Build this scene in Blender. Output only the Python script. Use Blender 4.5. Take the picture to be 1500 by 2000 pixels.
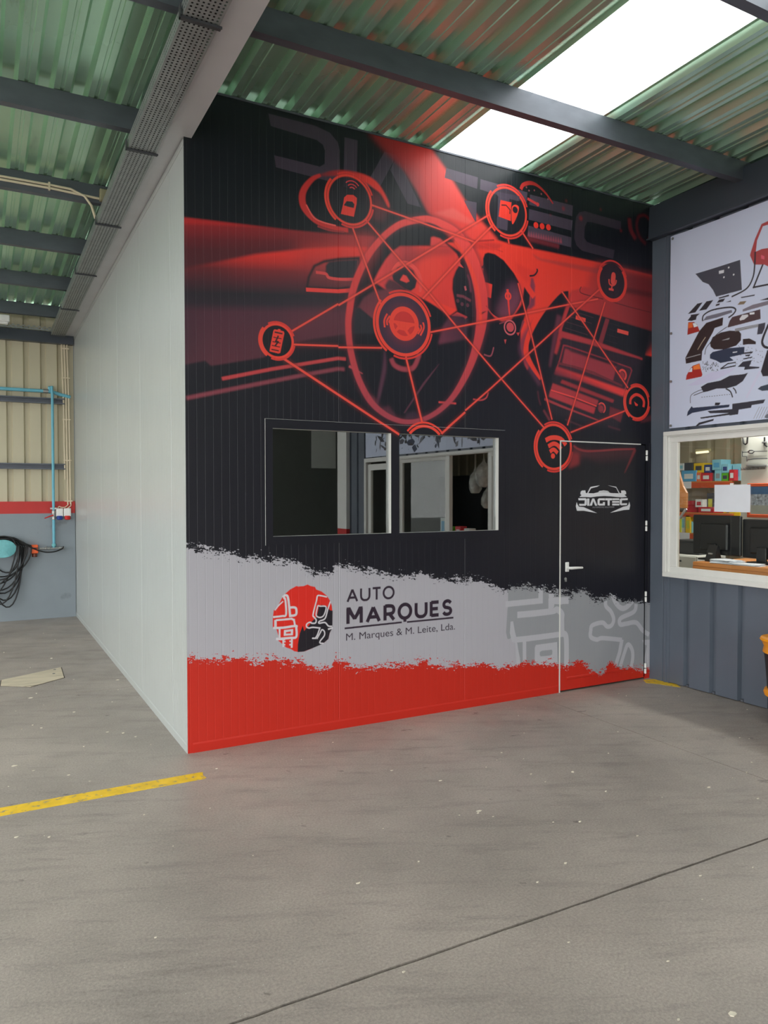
import bpy, math, random
import numpy as np
from mathutils import Matrix, Vector

# ------------------------------------------------------------------ scene, camera, light
for _o in list(bpy.data.objects):
    bpy.data.objects.remove(_o)
SC = bpy.context.scene
COL = SC.collection
random.seed(7)

F_PX, YAW, PITCH, ROLL = 1462.96, 0.4961, -0.0232, -0.0009
CAM = np.array([-1.1189, -4.6169, 1.60])


def cam_axes():
    cy, sy, cp, sp = math.cos(YAW), math.sin(YAW), math.cos(PITCH), math.sin(PITCH)
    fw = np.array([sy * cp, cy * cp, sp])
    rt = np.array([cy, -sy, 0.0])
    up = np.cross(rt, fw)
    return (math.cos(ROLL) * rt + math.sin(ROLL) * up, -math.sin(ROLL) * rt + math.cos(ROLL) * up, fw)


AX_R, AX_U, AX_F = cam_axes()
cam_data = bpy.data.cameras.new('camera')
cam_data.sensor_fit = 'HORIZONTAL'
cam_data.sensor_width = 36.0
cam_data.lens = F_PX / 1500.0 * 36.0
cam_data.clip_start = 0.02
cam = bpy.data.objects.new('camera', cam_data)
COL.objects.link(cam)
m = Matrix.Identity(4)
for i in range(3):
    m[i][0], m[i][1], m[i][2], m[i][3] = AX_R[i], AX_U[i], -AX_F[i], CAM[i]
cam.matrix_world = m
SC.camera = cam

world = bpy.data.worlds.new('overcast_sky')
SC.world = world
world.use_nodes = True
wn = world.node_tree.nodes
wn['Background'].inputs['Color'].default_value = (1.0, 0.995, 0.985, 1)
wn['Background'].inputs['Strength'].default_value = 3.6

SC.view_settings.view_transform = 'Standard'
SC.view_settings.look = 'None'
SC.view_settings.exposure = 0.6
SC.view_settings.gamma = 1.0
SC.view_settings.use_curve_mapping = False

W, H = 4.018, 4.087           # width and height of the printed front wall
ROOF_Z0, ROOF_K = 4.09, -0.02  # roof underside over y: z = ROOF_Z0 + ROOF_K * y
HALL_L, HALL_R, HALL_REAR, HALL_BACK = -10.0, 9.0, -11.0, 5.997
SKY = [(1.86, 2.56), (-2.85, -1.98), (-4.85, -4.0), (-6.8, -5.95), (-8.75, -7.9)]   # translucent roof strips (x ranges), left ones unseen, added to brighten the hall
DOOR_X, DOOR_Z = (-8.5, 0.0), 3.6                  # open vehicle door behind the camera
SIDE_Y = (-9.0, 2.5)                               # unseen opening added along the left side to brighten the left bay


def roof_z(y):
    return ROOF_Z0 + ROOF_K * y


def portal(name, loc, sx, sy, rot):
    d = bpy.data.lights.new(name, 'AREA')
    d.shape = 'RECTANGLE'
    d.size, d.size_y = sx, sy
    d.cycles.is_portal = True
    o = bpy.data.objects.new(name, d)
    COL.objects.link(o)
    o.location = loc
    o.rotation_euler = rot
    return o


portal('daylight_vehicle_door', ((DOOR_X[0] + DOOR_X[1]) / 2, HALL_REAR + 0.02, DOOR_Z / 2), DOOR_X[1] - DOOR_X[0], DOOR_Z, (math.pi / 2, 0, 0))
portal('daylight_added_opening', (HALL_L + 0.02, (SIDE_Y[0] + SIDE_Y[1]) / 2, DOOR_Z / 2), DOOR_Z, SIDE_Y[1] - SIDE_Y[0], (0, -math.pi / 2, 0))
for a, b in SKY:
    portal('daylight_roof_strip', ((a + b) / 2, (HALL_REAR + HALL_BACK) / 2, roof_z((HALL_REAR + HALL_BACK) / 2) + 0.08), b - a, HALL_BACK - HALL_REAR, (ROOF_K, 0, 0))

# ------------------------------------------------------------------ helpers


def link(o, parent=None):
    COL.objects.link(o)
    if parent is not None:
        o.parent = parent
    return o


def tag(o, label=None, cat=None, group=None, kind=None):
    if label:
        o['label'] = label
    if cat:
        o['category'] = cat
    if group:
        o['group'] = group
    if kind:
        o['kind'] = kind
    return o


def empty(name, loc=(0, 0, 0), rz=0.0, parent=None):
    o = bpy.data.objects.new(name, None)
    o.location = loc
    o.rotation_euler = (0, 0, rz)
    o.empty_display_size = 0.1
    return link(o, parent)


class MB:
    """collects vertices and faces, then links them as one mesh object"""

    def __init__(self):
        self.v, self.f, self.uv = [], [], {}

    def quad(self, a, b, c, d):
        n = len(self.v)
        self.v += [a, b, c, d]
        self.f.append((n, n + 1, n + 2, n + 3))
        return self

    def box(self, x0, x1, y0, y1, z0, z1):
        n = len(self.v)
        self.v += [(x0, y0, z0), (x1, y0, z0), (x1, y1, z0), (x0, y1, z0), (x0, y0, z1), (x1, y0, z1), (x1, y1, z1), (x0, y1, z1)]
        self.f += [tuple(n + i for i in q) for q in ((0, 3, 2, 1), (4, 5, 6, 7), (0, 1, 5, 4), (1, 2, 6, 5), (2, 3, 7, 6), (3, 0, 4, 7))]
        return self

    def bbox(self, x0, x1, y0, y1, z0, z1, b=0.004):
        """box with chamfered edges"""
        xs, ys, zs = (x0, x0 + b, x1 - b, x1), (y0, y0 + b, y1 - b, y1), (z0, z0 + b, z1 - b, z1)
        n = len(self.v)
        for sx in (0, 1):
            for sy in (0, 1):
                for sz in (0, 1):
                    X, Y, Z = (xs[0], xs[3])[sx], (ys[0], ys[3])[sy], (zs[0], zs[3])[sz]
                    x, y, z = (xs[1], xs[2])[sx], (ys[1], ys[2])[sy], (zs[1], zs[2])[sz]
                    self.v += [(X, y, z), (x, Y, z), (x, y, Z)]

        def I(sx, sy, sz, k):
            return n + ((sx * 2 + sy) * 2 + sz) * 3 + k
        F = self.f
        for s in (0, 1):
            q = [I(s, 0, 0, 0), I(s, 1, 0, 0), I(s, 1, 1, 0), I(s, 0, 1, 0)]
            F.append(tuple(q if s else q[::-1]))
            q = [I(0, s, 0, 1), I(1, s, 0, 1), I(1, s, 1, 1), I(0, s, 1, 1)]
            F.append(tuple(q[::-1] if s else q))
            q = [I(0, 0, s, 2), I(1, 0, s, 2), I(1, 1, s, 2), I(0, 1, s, 2)]
            F.append(tuple(q if s else q[::-1]))
        for a in (0, 1):
            for b_ in (0, 1):
                q = [I(a, b_, 0, 0), I(a, b_, 1, 0), I(a, b_, 1, 1), I(a, b_, 0, 1)]
                F.append(tuple(q if (a ^ b_) else q[::-1]))
                q = [I(a, 0, b_, 0), I(a, 1, b_, 0), I(a, 1, b_, 2), I(a, 0, b_, 2)]
                F.append(tuple(q[::-1] if (a ^ b_) else q))
                q = [I(0, a, b_, 1), I(1, a, b_, 1), I(1, a, b_, 2), I(0, a, b_, 2)]
                F.append(tuple(q if (a ^ b_) else q[::-1]))
        for sx in (0, 1):
            for sy in (0, 1):
                for sz in (0, 1):
                    t = [I(sx, sy, sz, k) for k in range(3)]
                    F.append(tuple(t if (sx + sy + sz) % 2 else t[::-1]))
        return self

    def prism(self, pts, axis, a, b):
        """polygon pts (2D, counter-clockwise seen along +axis) swept from a to b"""
        n, k = len(self.v), len(pts)

        def P(p, t):
            if axis == 'x':
                return (t, p[0], p[1])
            if axis == 'y':
                return (p[0], t, p[1])
            return (p[0], p[1], t)
        self.v += [P(p, a) for p in pts] + [P(p, b) for p in pts]
        self.f.append(tuple(n + i for i in range(k))[::-1])
        self.f.append(tuple(n + k + i for i in range(k)))
        for i in range(k):
            j = (i + 1) % k
            self.f.append((n + i, n + j, n + k + j, n + k + i))
        return self

    def strip(self, prof, fn):
        """open profile swept: fn(point, 0|1) -> 3D point"""
        n, k = len(self.v), len(prof)
        self.v += [fn(p, 0) for p in prof] + [fn(p, 1) for p in prof]
        for i in range(k - 1):
            self.f.append((n + i, n + i + 1, n + k + i + 1, n + k + i))
        return self

    def tube(self, pts, r, seg=8, cap=True, closed=False):
        pts = [Vector(p) for p in pts]
        n, k = len(self.v), len(pts)
        rr = r if isinstance(r, (list, tuple)) else [r] * k
        prev = None
        for i, p in enumerate(pts):
            if closed:
                t = (pts[(i + 1) % k] - pts[i - 1]).normalized()
            else:
                t = (pts[min(i + 1, k - 1)] - pts[max(i - 1, 0)]).normalized()
            if prev is None:
                a = Vector((0, 0, 1)) if abs(t.z) < 0.9 else Vector((1, 0, 0))
                s = t.cross(a).normalized()
            else:
                s = (prev - t * prev.dot(t)).normalized()
            prev = s
            u = t.cross(s)
            for j in range(seg):
                an = 2 * math.pi * j / seg
                q = p + (s * math.cos(an) + u * math.sin(an)) * rr[i]
                self.v.append((q.x, q.y, q.z))
        for i in range(k if closed else k - 1):
            i2 = (i + 1) % k
            for j in range(seg):
                j2 = (j + 1) % seg
                self.f.append((n + i * seg + j, n + i * seg + j2, n + i2 * seg + j2, n + i2 * seg + j))
        if cap and not closed:
            self.f.append(tuple(n + j for j in range(seg))[::-1])
            self.f.append(tuple(n + (k - 1) * seg + j for j in range(seg)))
        return self

    def lathe(self, prof, c=(0, 0, 0), seg=24, axis='z'):
        n, k = len(self.v), len(prof)
        for (r, z) in prof:
            for j in range(seg):
                a = 2 * math.pi * j / seg
                p = (r * math.cos(a), r * math.sin(a), z)
                if axis == 'x':
                    p = (p[2], p[0], p[1])
                elif axis == 'y':
                    p = (p[1], p[2], p[0])
                self.v.append((c[0] + p[0], c[1] + p[1], c[2] + p[2]))
        for i in range(k - 1):
            for j in range(seg):
                j2 = (j + 1) % seg
                self.f.append((n + i * seg + j, n + i * seg + j2, n + (i + 1) * seg + j2, n + (i + 1) * seg + j))
        self.f.append(tuple(n + j for j in range(seg))[::-1])
        self.f.append(tuple(n + (k - 1) * seg + j for j in range(seg)))
        return self

    def mesh(self, name, mat, smooth=False, uvfn=None):
        me = bpy.data.meshes.new(name)
        me.from_pydata(self.v, [], self.f)
        for mm in (mat if isinstance(mat, (list, tuple)) else [mat]):
            me.materials.append(mm)
        if uvfn:
            uvl = me.uv_layers.new(name='UVMap')
            for lp in me.loops:
                uvl.data[lp.index].uv = uvfn(self.v[lp.vertex_index])
        if smooth:
            me.polygons.foreach_set('use_smooth', [True] * len(me.polygons))
            try:
                me.set_sharp_from_angle(angle=0.7)
            except Exception:
                pass
        me.update()
        return me

    def build(self, name, mat, parent=None, smooth=False, uvfn=None, loc=None):
        o = bpy.data.objects.new(name, self.mesh(name, mat, smooth, uvfn))
        if loc is not None:
            o.location = loc
        return link(o, parent)


def catmull(pts, n=8, closed=False):
    pts = [np.array(p, float) for p in pts]
    k, out = len(pts), []
    for i in range(k if closed else k - 1):
        if closed:
            p0, p1, p2, p3 = pts[i - 1], pts[i], pts[(i + 1) % k], pts[(i + 2) % k]
        else:
            p0, p1, p2, p3 = pts[max(i - 1, 0)], pts[i], pts[i + 1], pts[min(i + 2, k - 1)]
        for j in range(n):
            t = j / n
            out.append(0.5 * ((2 * p1) + (p2 - p0) * t + (2 * p0 - 5 * p1 + 4 * p2 - p3) * t * t + (3 * p1 - p0 - 3 * p2 + p3) * t ** 3))
    if not closed:
        out.append(pts[-1])
    return out


def s2l(c):
    c = np.asarray(c, float) / 255.0
    return np.where(c <= 0.04045, c / 12.92, ((c + 0.055) / 1.055) ** 2.4)


# ------------------------------------------------------------------ materials


def principled(name):
    m_ = bpy.data.materials.new(name)
    m_.use_nodes = True
    nt = m_.node_tree
    return m_, nt, nt.nodes['Principled BSDF']


def mat(name, rgb, rough=0.5, metal=0.0, spec=0.5, var=0.08, scale=8.0, bump=0.0, bscale=60.0, stretch=(1, 1, 1), dirt=None, coat=0.0):
    """rgb is an sRGB 0-255 albedo; noise varies it by +-var, optional bump and dirt spots"""
    m_, nt, b = principled(name)
    N, L = nt.nodes, nt.links
    col = s2l(rgb)
    tc = N.new('ShaderNodeTexCoord')
    mp = N.new('ShaderNodeMapping')
    mp.inputs['Scale'].default_value = stretch
    L.new(tc.outputs['Object'], mp.inputs['Vector'])
    nz = N.new('ShaderNodeTexNoise')
    nz.inputs['Scale'].default_value = scale
    nz.inputs['Detail'].default_value = 5
    L.new(mp.outputs['Vector'], nz.inputs['Vector'])
    rp = N.new('ShaderNodeValToRGB')
    rp.color_ramp.elements[0].position, rp.color_ramp.elements[1].position = 0.3, 0.7
    rp.color_ramp.elements[0].color = (*np.clip(col * (1 - var), 0, 1), 1)
    rp.color_ramp.elements[1].color = (*np.clip(col * (1 + var), 0, 1), 1)
    L.new(nz.outputs['Fac'], rp.inputs['Fac'])
    out = rp.outputs['Color']
    if dirt:
        n2 = N.new('ShaderNodeTexNoise')
        n2.inputs['Scale'].default_value = dirt[1]
        n2.inputs['Detail'].default_value = 8
        L.new(mp.outputs['Vector'], n2.inputs['Vector'])
        r2 = N.new('ShaderNodeValToRGB')
        r2.color_ramp.elements[0].position, r2.color_ramp.elements[1].position = dirt[2], dirt[2] + 0.12
        r2.color_ramp.elements[0].color, r2.color_ramp.elements[1].color = (0, 0, 0, 1), (1, 1, 1, 1)
        L.new(n2.outputs['Fac'], r2.inputs['Fac'])
        mx = N.new('ShaderNodeMixRGB')
        L.new(r2.outputs['Color'], mx.inputs['Fac'])
        L.new(out, mx.inputs['Color1'])
        mx.inputs['Color2'].default_value = (*s2l(dirt[0]), 1)
        out = mx.outputs['Color']
    L.new(out, b.inputs['Base Color'])
    b.inputs['Roughness'].default_value = rough
    b.inputs['Metallic'].default_value = metal
    b.inputs['Specular IOR Level'].default_value = spec
    b.inputs['Coat Weight'].default_value = coat
    if bump > 0:
        n3 = N.new('ShaderNodeTexNoise')
        n3.inputs['Scale'].default_value = bscale
        n3.inputs['Detail'].default_value = 4
        L.new(mp.outputs['Vector'], n3.inputs['Vector'])
        bp = N.new('ShaderNodeBump')
        bp.inputs['Strength'].default_value = bump
        bp.inputs['Distance'].default_value = 0.004
        L.new(n3.outputs['Fac'], bp.inputs['Height'])
        L.new(bp.outputs['Normal'], b.inputs['Normal'])
    return m_


def emit_mat(name, rgb, strength):
    m_, nt, b = principled(name)
    b.inputs['Base Color'].default_value = (*s2l(rgb), 1)
    b.inputs['Emission Color'].default_value = (*s2l(rgb), 1)
    b.inputs['Emission Strength'].default_value = strength
    return m_
# ------------------------------------------------------------------ print shop: flat prints are drawn into arrays and
# become the colour of the vinyl film on the wall, the door and the banner (colour only, no light or shade)
ILL = 0.80      # how bright a white wall stands in the photograph: print colours are divided by it


class Canvas:
    """a print in metres (origin lower left); pts come in photo pixels through the plane's own projection"""

    def __init__(self, wm, hm, ppm, plane, base):
        self.s = ppm
        self.w, self.h = int(wm * ppm), int(hm * ppm)
        self.a = np.zeros((self.h, self.w, 3), np.float32)
        self.a[:] = self.alb(base)
        self.plane = plane

    def alb(self, c):
        return np.minimum(s2l(c) / ILL, 0.90).astype(np.float32)

    def m(self, pts, metric=False):
        p = np.array(pts, float).reshape(-1, 2)
        if not metric:
            d = AX_F[None] + AX_R[None] * (p[:, :1] - 750) / F_PX - AX_U[None] * (p[:, 1:] - 1000) / F_PX
            p = self.plane(d)
        return p

    def cover(self, polys, feather=0.0):
        """polys: list of Nx2 in canvas px (x right, y up) -> (mask, x0, y0)"""
        allp = np.concatenate(polys)
        pad = int(feather * 3 + 3)
        x0 = max(0, int(allp[:, 0].min()) - pad)
        x1 = min(self.w, int(allp[:, 0].max()) + pad + 2)
        y0 = max(0, int(allp[:, 1].min()) - pad)
        y1 = min(self.h, int(allp[:, 1].max()) + pad + 2)
        if x1 - x0 < 1 or y1 - y0 < 1:
            return None
        SS = 3
        hh, ww = (y1 - y0) * SS, x1 - x0
        D = np.zeros((hh, ww + 2), np.float32)
        for P in polys:
            Q = np.roll(P, -1, 0)
            for (ax, ay), (bx, by) in zip(P, Q):
                a_, b_ = (ay - y0) * SS, (by - y0) * SS
                if abs(a_ - b_) < 1e-9:
                    continue
                sg = 1.0
                if a_ > b_:
                    a_, b_, ax_, bx_, sg = b_, a_, bx, ax, -1.0
                else:
                    ax_, bx_ = ax, bx
                r0, r1 = max(0, math.ceil(a_ - 0.5)), min(hh - 1, math.ceil(b_ - 0.5) - 1)
                if r1 < r0:
                    continue
                rows = np.arange(r0, r1 + 1)
                xs = ax_ + (bx_ - ax_) * ((rows + 0.5 - a_) / (b_ - a_)) - x0
                xs = np.clip(xs, 0, ww)
                fl = np.floor(xs).astype(int)
                fr = (xs - fl).astype(np.float32)
                D[rows, fl] += sg * (1 - fr)
                D[rows, fl + 1] += sg * fr
        M = np.clip(np.abs(np.cumsum(D, 1)[:, :ww]), 0, 1)
        M = M.reshape(y1 - y0, SS, ww).mean(1)
        r = int(round(feather))
        if r >= 1:
            for _ in range(2):
                for ax in (0, 1):
                    c = np.cumsum(np.pad(M, [(r + 1, r) if k == ax else (0, 0) for k in (0, 1)], mode='edge'), ax)
                    n = M.shape[ax]
                    M = (np.take(c, np.arange(2 * r + 1, 2 * r + 1 + n), ax) - np.take(c, np.arange(0, n), ax)) / (2 * r + 1)
        return M, x0, y0

    def lay(self, cov, col, a=1.0, grad=None, clip=None):
        if cov is None:
            return
        M, x0, y0 = cov
        hh, ww = M.shape
        A = self.a[y0:y0 + hh, x0:x0 + ww]
        if clip is not None:
            M = M * clip[y0:y0 + hh, x0:x0 + ww]
        if grad is None:
            k = (M * a)[..., None]
            A *= 1 - k
            A += k * self.alb(col)
        else:   # grad = (p0, p1, [(t, (r,g,b), alpha), ...]) in photo px
            p0, p1 = self.m([grad[0], grad[1]]) * self.s
            d = p1 - p0
            yy, xx = np.mgrid[y0:y0 + hh, x0:x0 + ww].astype(np.float32)
            t = ((xx - p0[0]) * d[0] + (yy - p0[1]) * d[1]) / (d @ d)
            st = grad[2]
            T = [s[0] for s in st]
            C = np.array([self.alb(s[1]) for s in st])
            al = np.interp(t, T, [s[2] for s in st]) * M * a
            c = np.stack([np.interp(t, T, C[:, i]) for i in range(3)], -1)
            k = al[..., None].astype(np.float32)
            A *= 1 - k
            A += (k * c).astype(np.float32)

    def poly(self, pts, col=None, a=1.0, f=0.0, grad=None, smooth=False, metric=False, clip=None):
        P = pts
        if smooth:
            P = catmull(P, 6, True)
        P = self.m(P, metric) * self.s
        self.lay(self.cover([P], f * self.s), col, a, grad, clip)

    def outline(self, P, w, closed=False):
        P = np.asarray(P)
        n = len(P)
        w = np.broadcast_to(np.asarray(w, float), (n,))
        if closed:
            T = np.roll(P, -1, 0) - np.roll(P, 1, 0)
        else:
            T = np.gradient(P, axis=0)
        T /= np.maximum(np.linalg.norm(T, axis=1, keepdims=True), 1e-9)
        Nn = np.stack([-T[:, 1], T[:, 0]], 1) * (w[:, None] / 2)
        if closed:
            return [P + Nn, (P - Nn)[::-1]]
        return [np.concatenate([P + Nn, (P - Nn)[::-1]])]

    def line(self, pts, w, col=None, a=1.0, f=0.0, smooth=False, closed=False, grad=None, metric=False, join=False, clip=None):
        """w in metres (a number or one per point)"""
        wl = w
        if smooth:
            if isinstance(w, (list, tuple)):
                q = catmull([(*p, x) for p, x in zip(pts, w)], 8, closed)
                pts, wl = [p[:2] for p in q], np.array([p[2] for p in q])
            else:
                pts = catmull(pts, 8, closed)
        P = self.m(pts, metric) * self.s
        if join and not smooth:
            polys = []
            n = len(P)
            for i in range(n if closed else n - 1):
                A, B = P[i], P[(i + 1) % n]
                t = (B - A) / max(np.linalg.norm(B - A), 1e-9)
                hw = wl * self.s / 2
                nn = np.array([-t[1], t[0]]) * hw
                e = t * hw
                polys.append(np.array([A - e + nn, A - e - nn, B + e - nn, B + e + nn]))
            self.lay(self.cover(polys, f * self.s), col, a, grad, clip)
            return
        self.lay(self.cover(self.outline(P, np.asarray(wl) * self.s, closed), f * self.s), col, a, grad, clip)

    def ring(self, c, top, w, col, a=1.0, f=0.0, k=1.0, a0=0.0, a1=360.0):
        C, T = self.m([c, top])
        r = np.linalg.norm(T - C) * k
        n = 72
        if a1 - a0 >= 359.9:
            th = np.radians(np.linspace(0, 360, n, endpoint=False))
            P = (C + r * np.stack([np.cos(th), np.sin(th)], 1)) * self.s
            self.lay(self.cover(self.outline(P, w * self.s, True), f * self.s), col, a)
        else:
            th = np.radians(np.linspace(a0, a1, n))
            P = (C + r * np.stack([np.cos(th), np.sin(th)], 1)) * self.s
            self.lay(self.cover(self.outline(P, w * self.s), f * self.s), col, a)

    def disc(self, c, top, col=None, a=1.0, f=0.0, k=1.0):
        C, T = self.m([c, top])
        r = np.linalg.norm(T - C) * k
        th = np.radians(np.linspace(0, 360, 60, endpoint=False))
        P = (C + r * np.stack([np.cos(th), np.sin(th)], 1)) * self.s
        self.lay(self.cover([P], f * self.s), col, a)

    def text(self, s, x, y, h, width, col):
        """built-in typeface, lower left corner (x, y) in metres, cap height h, run length width"""
        cu = bpy.data.curves.new('tmp_text', 'FONT')
        cu.body = s
        o = bpy.data.objects.new('tmp_text', cu)
        COL.objects.link(o)
        dg = bpy.context.evaluated_depsgraph_get()
        me = o.evaluated_get(dg).to_mesh()
        v = np.array([q.co[:2] for q in me.vertices])
        f = [list(p.vertices) for p in me.polygons]
        o.evaluated_get(dg).to_mesh_clear()
        bpy.data.objects.remove(o)
        bpy.data.curves.remove(cu)
        if not len(v):
            return
        lo, hi = v.min(0), v.max(0)
        base = 0.0
        v = np.stack([(v[:, 0] - lo[0]) * width / (hi[0] - lo[0]) + x, (v[:, 1] - base) * h / 0.69 + y], 1) * self.s
        polys = []
        for q in f:
            P = v[q]
            ar = 0.5 * np.sum(P[:, 0] * np.roll(P[:, 1], -1) - np.roll(P[:, 0], -1) * P[:, 1])
            polys.append(P if ar > 0 else P[::-1])
        self.lay(self.cover(polys), col)

    def image(self, name):
        im = bpy.data.images.new(name, self.w, self.h, alpha=False, float_buffer=True)
        im.colorspace_settings.name = 'Linear Rec.709'
        px = np.ones((self.h, self.w, 4), np.float32)
        px[..., :3] = self.a
        im.pixels.foreach_set(px.ravel())
        im.update()
        im.pack()
        return im


def vnoise(x, y, seed):
    """smooth value noise on arrays"""
    rs = np.random.RandomState(seed)
    g = rs.rand(256, 256).astype(np.float32)
    xi, yi = np.floor(x).astype(int), np.floor(y).astype(int)
    fx, fy = x - xi, y - yi
    fx, fy = fx * fx * (3 - 2 * fx), fy * fy * (3 - 2 * fy)
    a = g[yi % 256, xi % 256] * (1 - fx) + g[yi % 256, (xi + 1) % 256] * fx
    b = g[(yi + 1) % 256, xi % 256] * (1 - fx) + g[(yi + 1) % 256, (xi + 1) % 256] * fx
    return a * (1 - fy) + b * fy


def crop(ox, oy, s):
    def fn(*q):
        return [(ox + q[i] / s, oy + q[i + 1] / s) for i in range(0, len(q), 2)]
    return fn


def front_plane(d):
    t = (0 - CAM[1]) / d[:, 1]
    return np.stack([CAM[0] + t * d[:, 0], CAM[2] + t * d[:, 2]], 1)


BAN_Y0 = -5.36


def banner_plane(d):
    t = (4.0 - CAM[0]) / d[:, 0]
    return np.stack([-0.20 - (CAM[1] + t * d[:, 1]), CAM[2] + t * d[:, 2] - 2.15], 1)


def paint_mural():
    c = Canvas(W, H, 430, front_plane, (21, 21, 30))
    A, B = crop(340, 160, 3.125), crop(800, 220, 3)
    C3, D3 = crop(340, 620, 3.125), crop(800, 620, 3)
    K1, K2, K3 = crop(640, 400, 4.6875), crop(640, 600, 4.6875), crop(560, 220, 5)
    K4, K5, K6 = crop(830, 280, 5), crop(1020, 340, 5.5556), crop(860, 480, 6)
    K7, K8 = crop(1010, 560, 5.357), crop(1030, 820, 5.77)
    DK, DK2 = (21, 21, 30), (19, 20, 27)
    RED, HOT, DR, PUR = (226, 58, 46), (244, 66, 52), (112, 36, 42), (84, 42, 60)
    LET = (72, 62, 76)

    # upper background slightly colder than the lower
    c.poly([(340, 100), (1300, 380), (1300, 470), (340, 470)], (21, 25, 31), f=0.15)
    # ---- faint word across the top
    c.poly(A(575, 193, 860, 268, 950, 310, 1000, 370, 1010, 420, 1010, 560, 990, 595, 940, 605, 880, 590, 622, 522, 610, 448, 890, 518, 918, 500, 920, 420, 908, 385, 870, 355, 590, 270), LET, 0.75)
    c.poly(A(1040, 338, 1120, 358, 1112, 660, 1033, 640), LET, 0.75)
    c.poly(K3(955, 380, 1075, 415, 900, 745, 770, 715), LET, 0.75)
    c.poly(K3(1075, 415, 1130, 540, 1310, 925, 1180, 890, 1010, 560), LET, 0.7)
    # ---- windscreen pillar
    pil = [(716, 258), (840, 288), (872, 333), (905, 388), (940, 432), (972, 468), (960, 482), (890, 474), (868, 452), (835, 415), (815, 375), (790, 335), (755, 300)]
    c.poly(pil, f=0.012, grad=((745, 380), (905, 350), [(0, (60, 32, 40), 0.15), (0.28, (130, 42, 48), 0.75), (0.55, (205, 58, 54), 1), (1, (236, 66, 58), 1)]))
    c.poly([(722, 258), (842, 288), (880, 345), (800, 330), (752, 292)], f=0.03, grad=((730, 262), (850, 330), [(0, (150, 34, 36), 0.9), (1, (214, 52, 48), 0.0)]))
    c.poly(B(215, 325, 400, 380, 395, 447, 205, 382), LET, 0.95)
    c.poly(B(318, 513, 392, 527, 390, 650, 340, 560), LET, 0.95)
    c.poly(B(255, 560, 392, 650, 390, 668, 140, 590), (238, 110, 104), 0.35, f=0.01)
    c.poly(B(415, 390, 690, 468, 685, 527, 585, 500, 572, 692, 508, 675, 520, 485, 412, 450), LET, 1.0)
    for q in ((705, 480, 957, 545, 952, 607, 700, 540), (700, 565, 955, 632, 948, 692, 697, 627), (695, 662, 948, 732, 945, 790, 690, 725)):
        c.poly(B(*q), LET, 0.95)
    c.poly(K5(1070, 515, 760, 428, 680, 402, 620, 415, 585, 460, 572, 540, 563, 700, 585, 770, 645, 832, 985, 920, 1000, 825, 760, 760, 700, 735, 670, 690, 678, 570, 700, 520, 750, 522, 1040, 602, 1070, 602), (60, 50, 62), 0.85)
    # dials behind the letters
    c.line(K4(935, 450, 960, 405, 1030, 388, 1100, 415, 1180, 490, 1250, 590), [0.028, 0.03, 0.03, 0.022, 0.016, 0.012], (190, 48, 46), 0.9, smooth=True)
    for q in ((1015, 462), (1067, 460), (1135, 495), (990, 430), (1200, 545)):
        c.disc(K4(*q)[0], K4(q[0], q[1] - 9)[0], (170, 90, 100), 0.7)
    c.line(K4(1000, 540, 1100, 597), 0.02, (196, 60, 62))
    c.disc(K4(1100, 597)[0], K4(1100, 578)[0], (196, 60, 62))
    for q in (1083, 1143, 1205):
        c.disc(K4(q, 800 + (q - 1083) * .17)[0], K4(q, 770 + (q - 1083) * .17)[0], (224, 54, 44))
    c.poly(K4(1000, 905, 1310, 985, 1310, 1030, 1010, 955), (120, 40, 50), 0.7, f=0.006)
    for i in range(14):
        x = 1005 + i * 24
        c.poly(K4(x, 905 + i * 5, x + 9, 850 + i * 5, x + 18, 912 + i * 5), (196, 76, 90), 0.6, f=0.004)
    for q in ((475, 290, 12), (445, 375, 22), (635, 480, 26), (850, 385, 11), (1070, 615, 14), (305, 445, 9), (1370, 700, 12)):
        c.disc(K5(q[0], q[1])[0], K5(q[0], q[1] - q[2])[0], (150, 36, 42), 0.6, f=0.006)
    c.line(K5(1160, 480, 1175, 600, 1230, 705), 0.04, (110, 32, 38), 0.8, f=0.008, smooth=True)
    c.line(K5(1260, 460, 1240, 560, 1270, 680, 1340, 760), 0.03, (90, 28, 34), 0.7, f=0.008, smooth=True)
    c.line(K5(1260, 460, 1330, 450, 1400, 520), 0.02, (120, 30, 34), 0.6, f=0.006, smooth=True)
    # ---- door trim on the left
    c.poly(A(40, 825, 400, 868, 700, 903, 1000, 932, 1230, 945, 1230, 1015, 1000, 1010, 800, 1020, 500, 1055, 250, 1105, 40, 1140), f=0.004,
           grad=(A(600, 880)[0], A(620, 1040)[0], [(0, (176, 42, 44), 1), (0.12, (140, 40, 46), 1), (0.6, (104, 36, 44), 1), (1, (84, 34, 42), 1)]))
    c.poly(A(900, 925, 1230, 945, 1230, 1015, 900, 1015), f=0.05, grad=(A(850, 960)[0], A(1230, 960)[0], [(0, (190, 54, 54), 0), (1, (196, 60, 62), 0.9)]))
    c.poly(A(40, 1140, 250, 1103, 500, 1052, 800, 1018, 1000, 1006, 1215, 1010, 1160, 1110, 1100, 1250, 1080, 1400, 1060, 1520, 40, 1520), f=0.006,
           grad=(A(500, 1050)[0], A(545, 1500)[0], [(0, (216, 52, 46), 1), (0.1, (190, 48, 46), 1), (0.22, (120, 40, 46), 1), (0.4, (80, 38, 48), 1), (0.55, (36, 34, 42), 1), (0.68, (44, 36, 46), 1), (0.8, (78, 42, 56), 1), (1, (74, 42, 56), 1)]))
    c.poly(A(40, 1130, 330, 1085, 330, 1300, 40, 1330), (46, 34, 42), 0.55, f=0.09)
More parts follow.
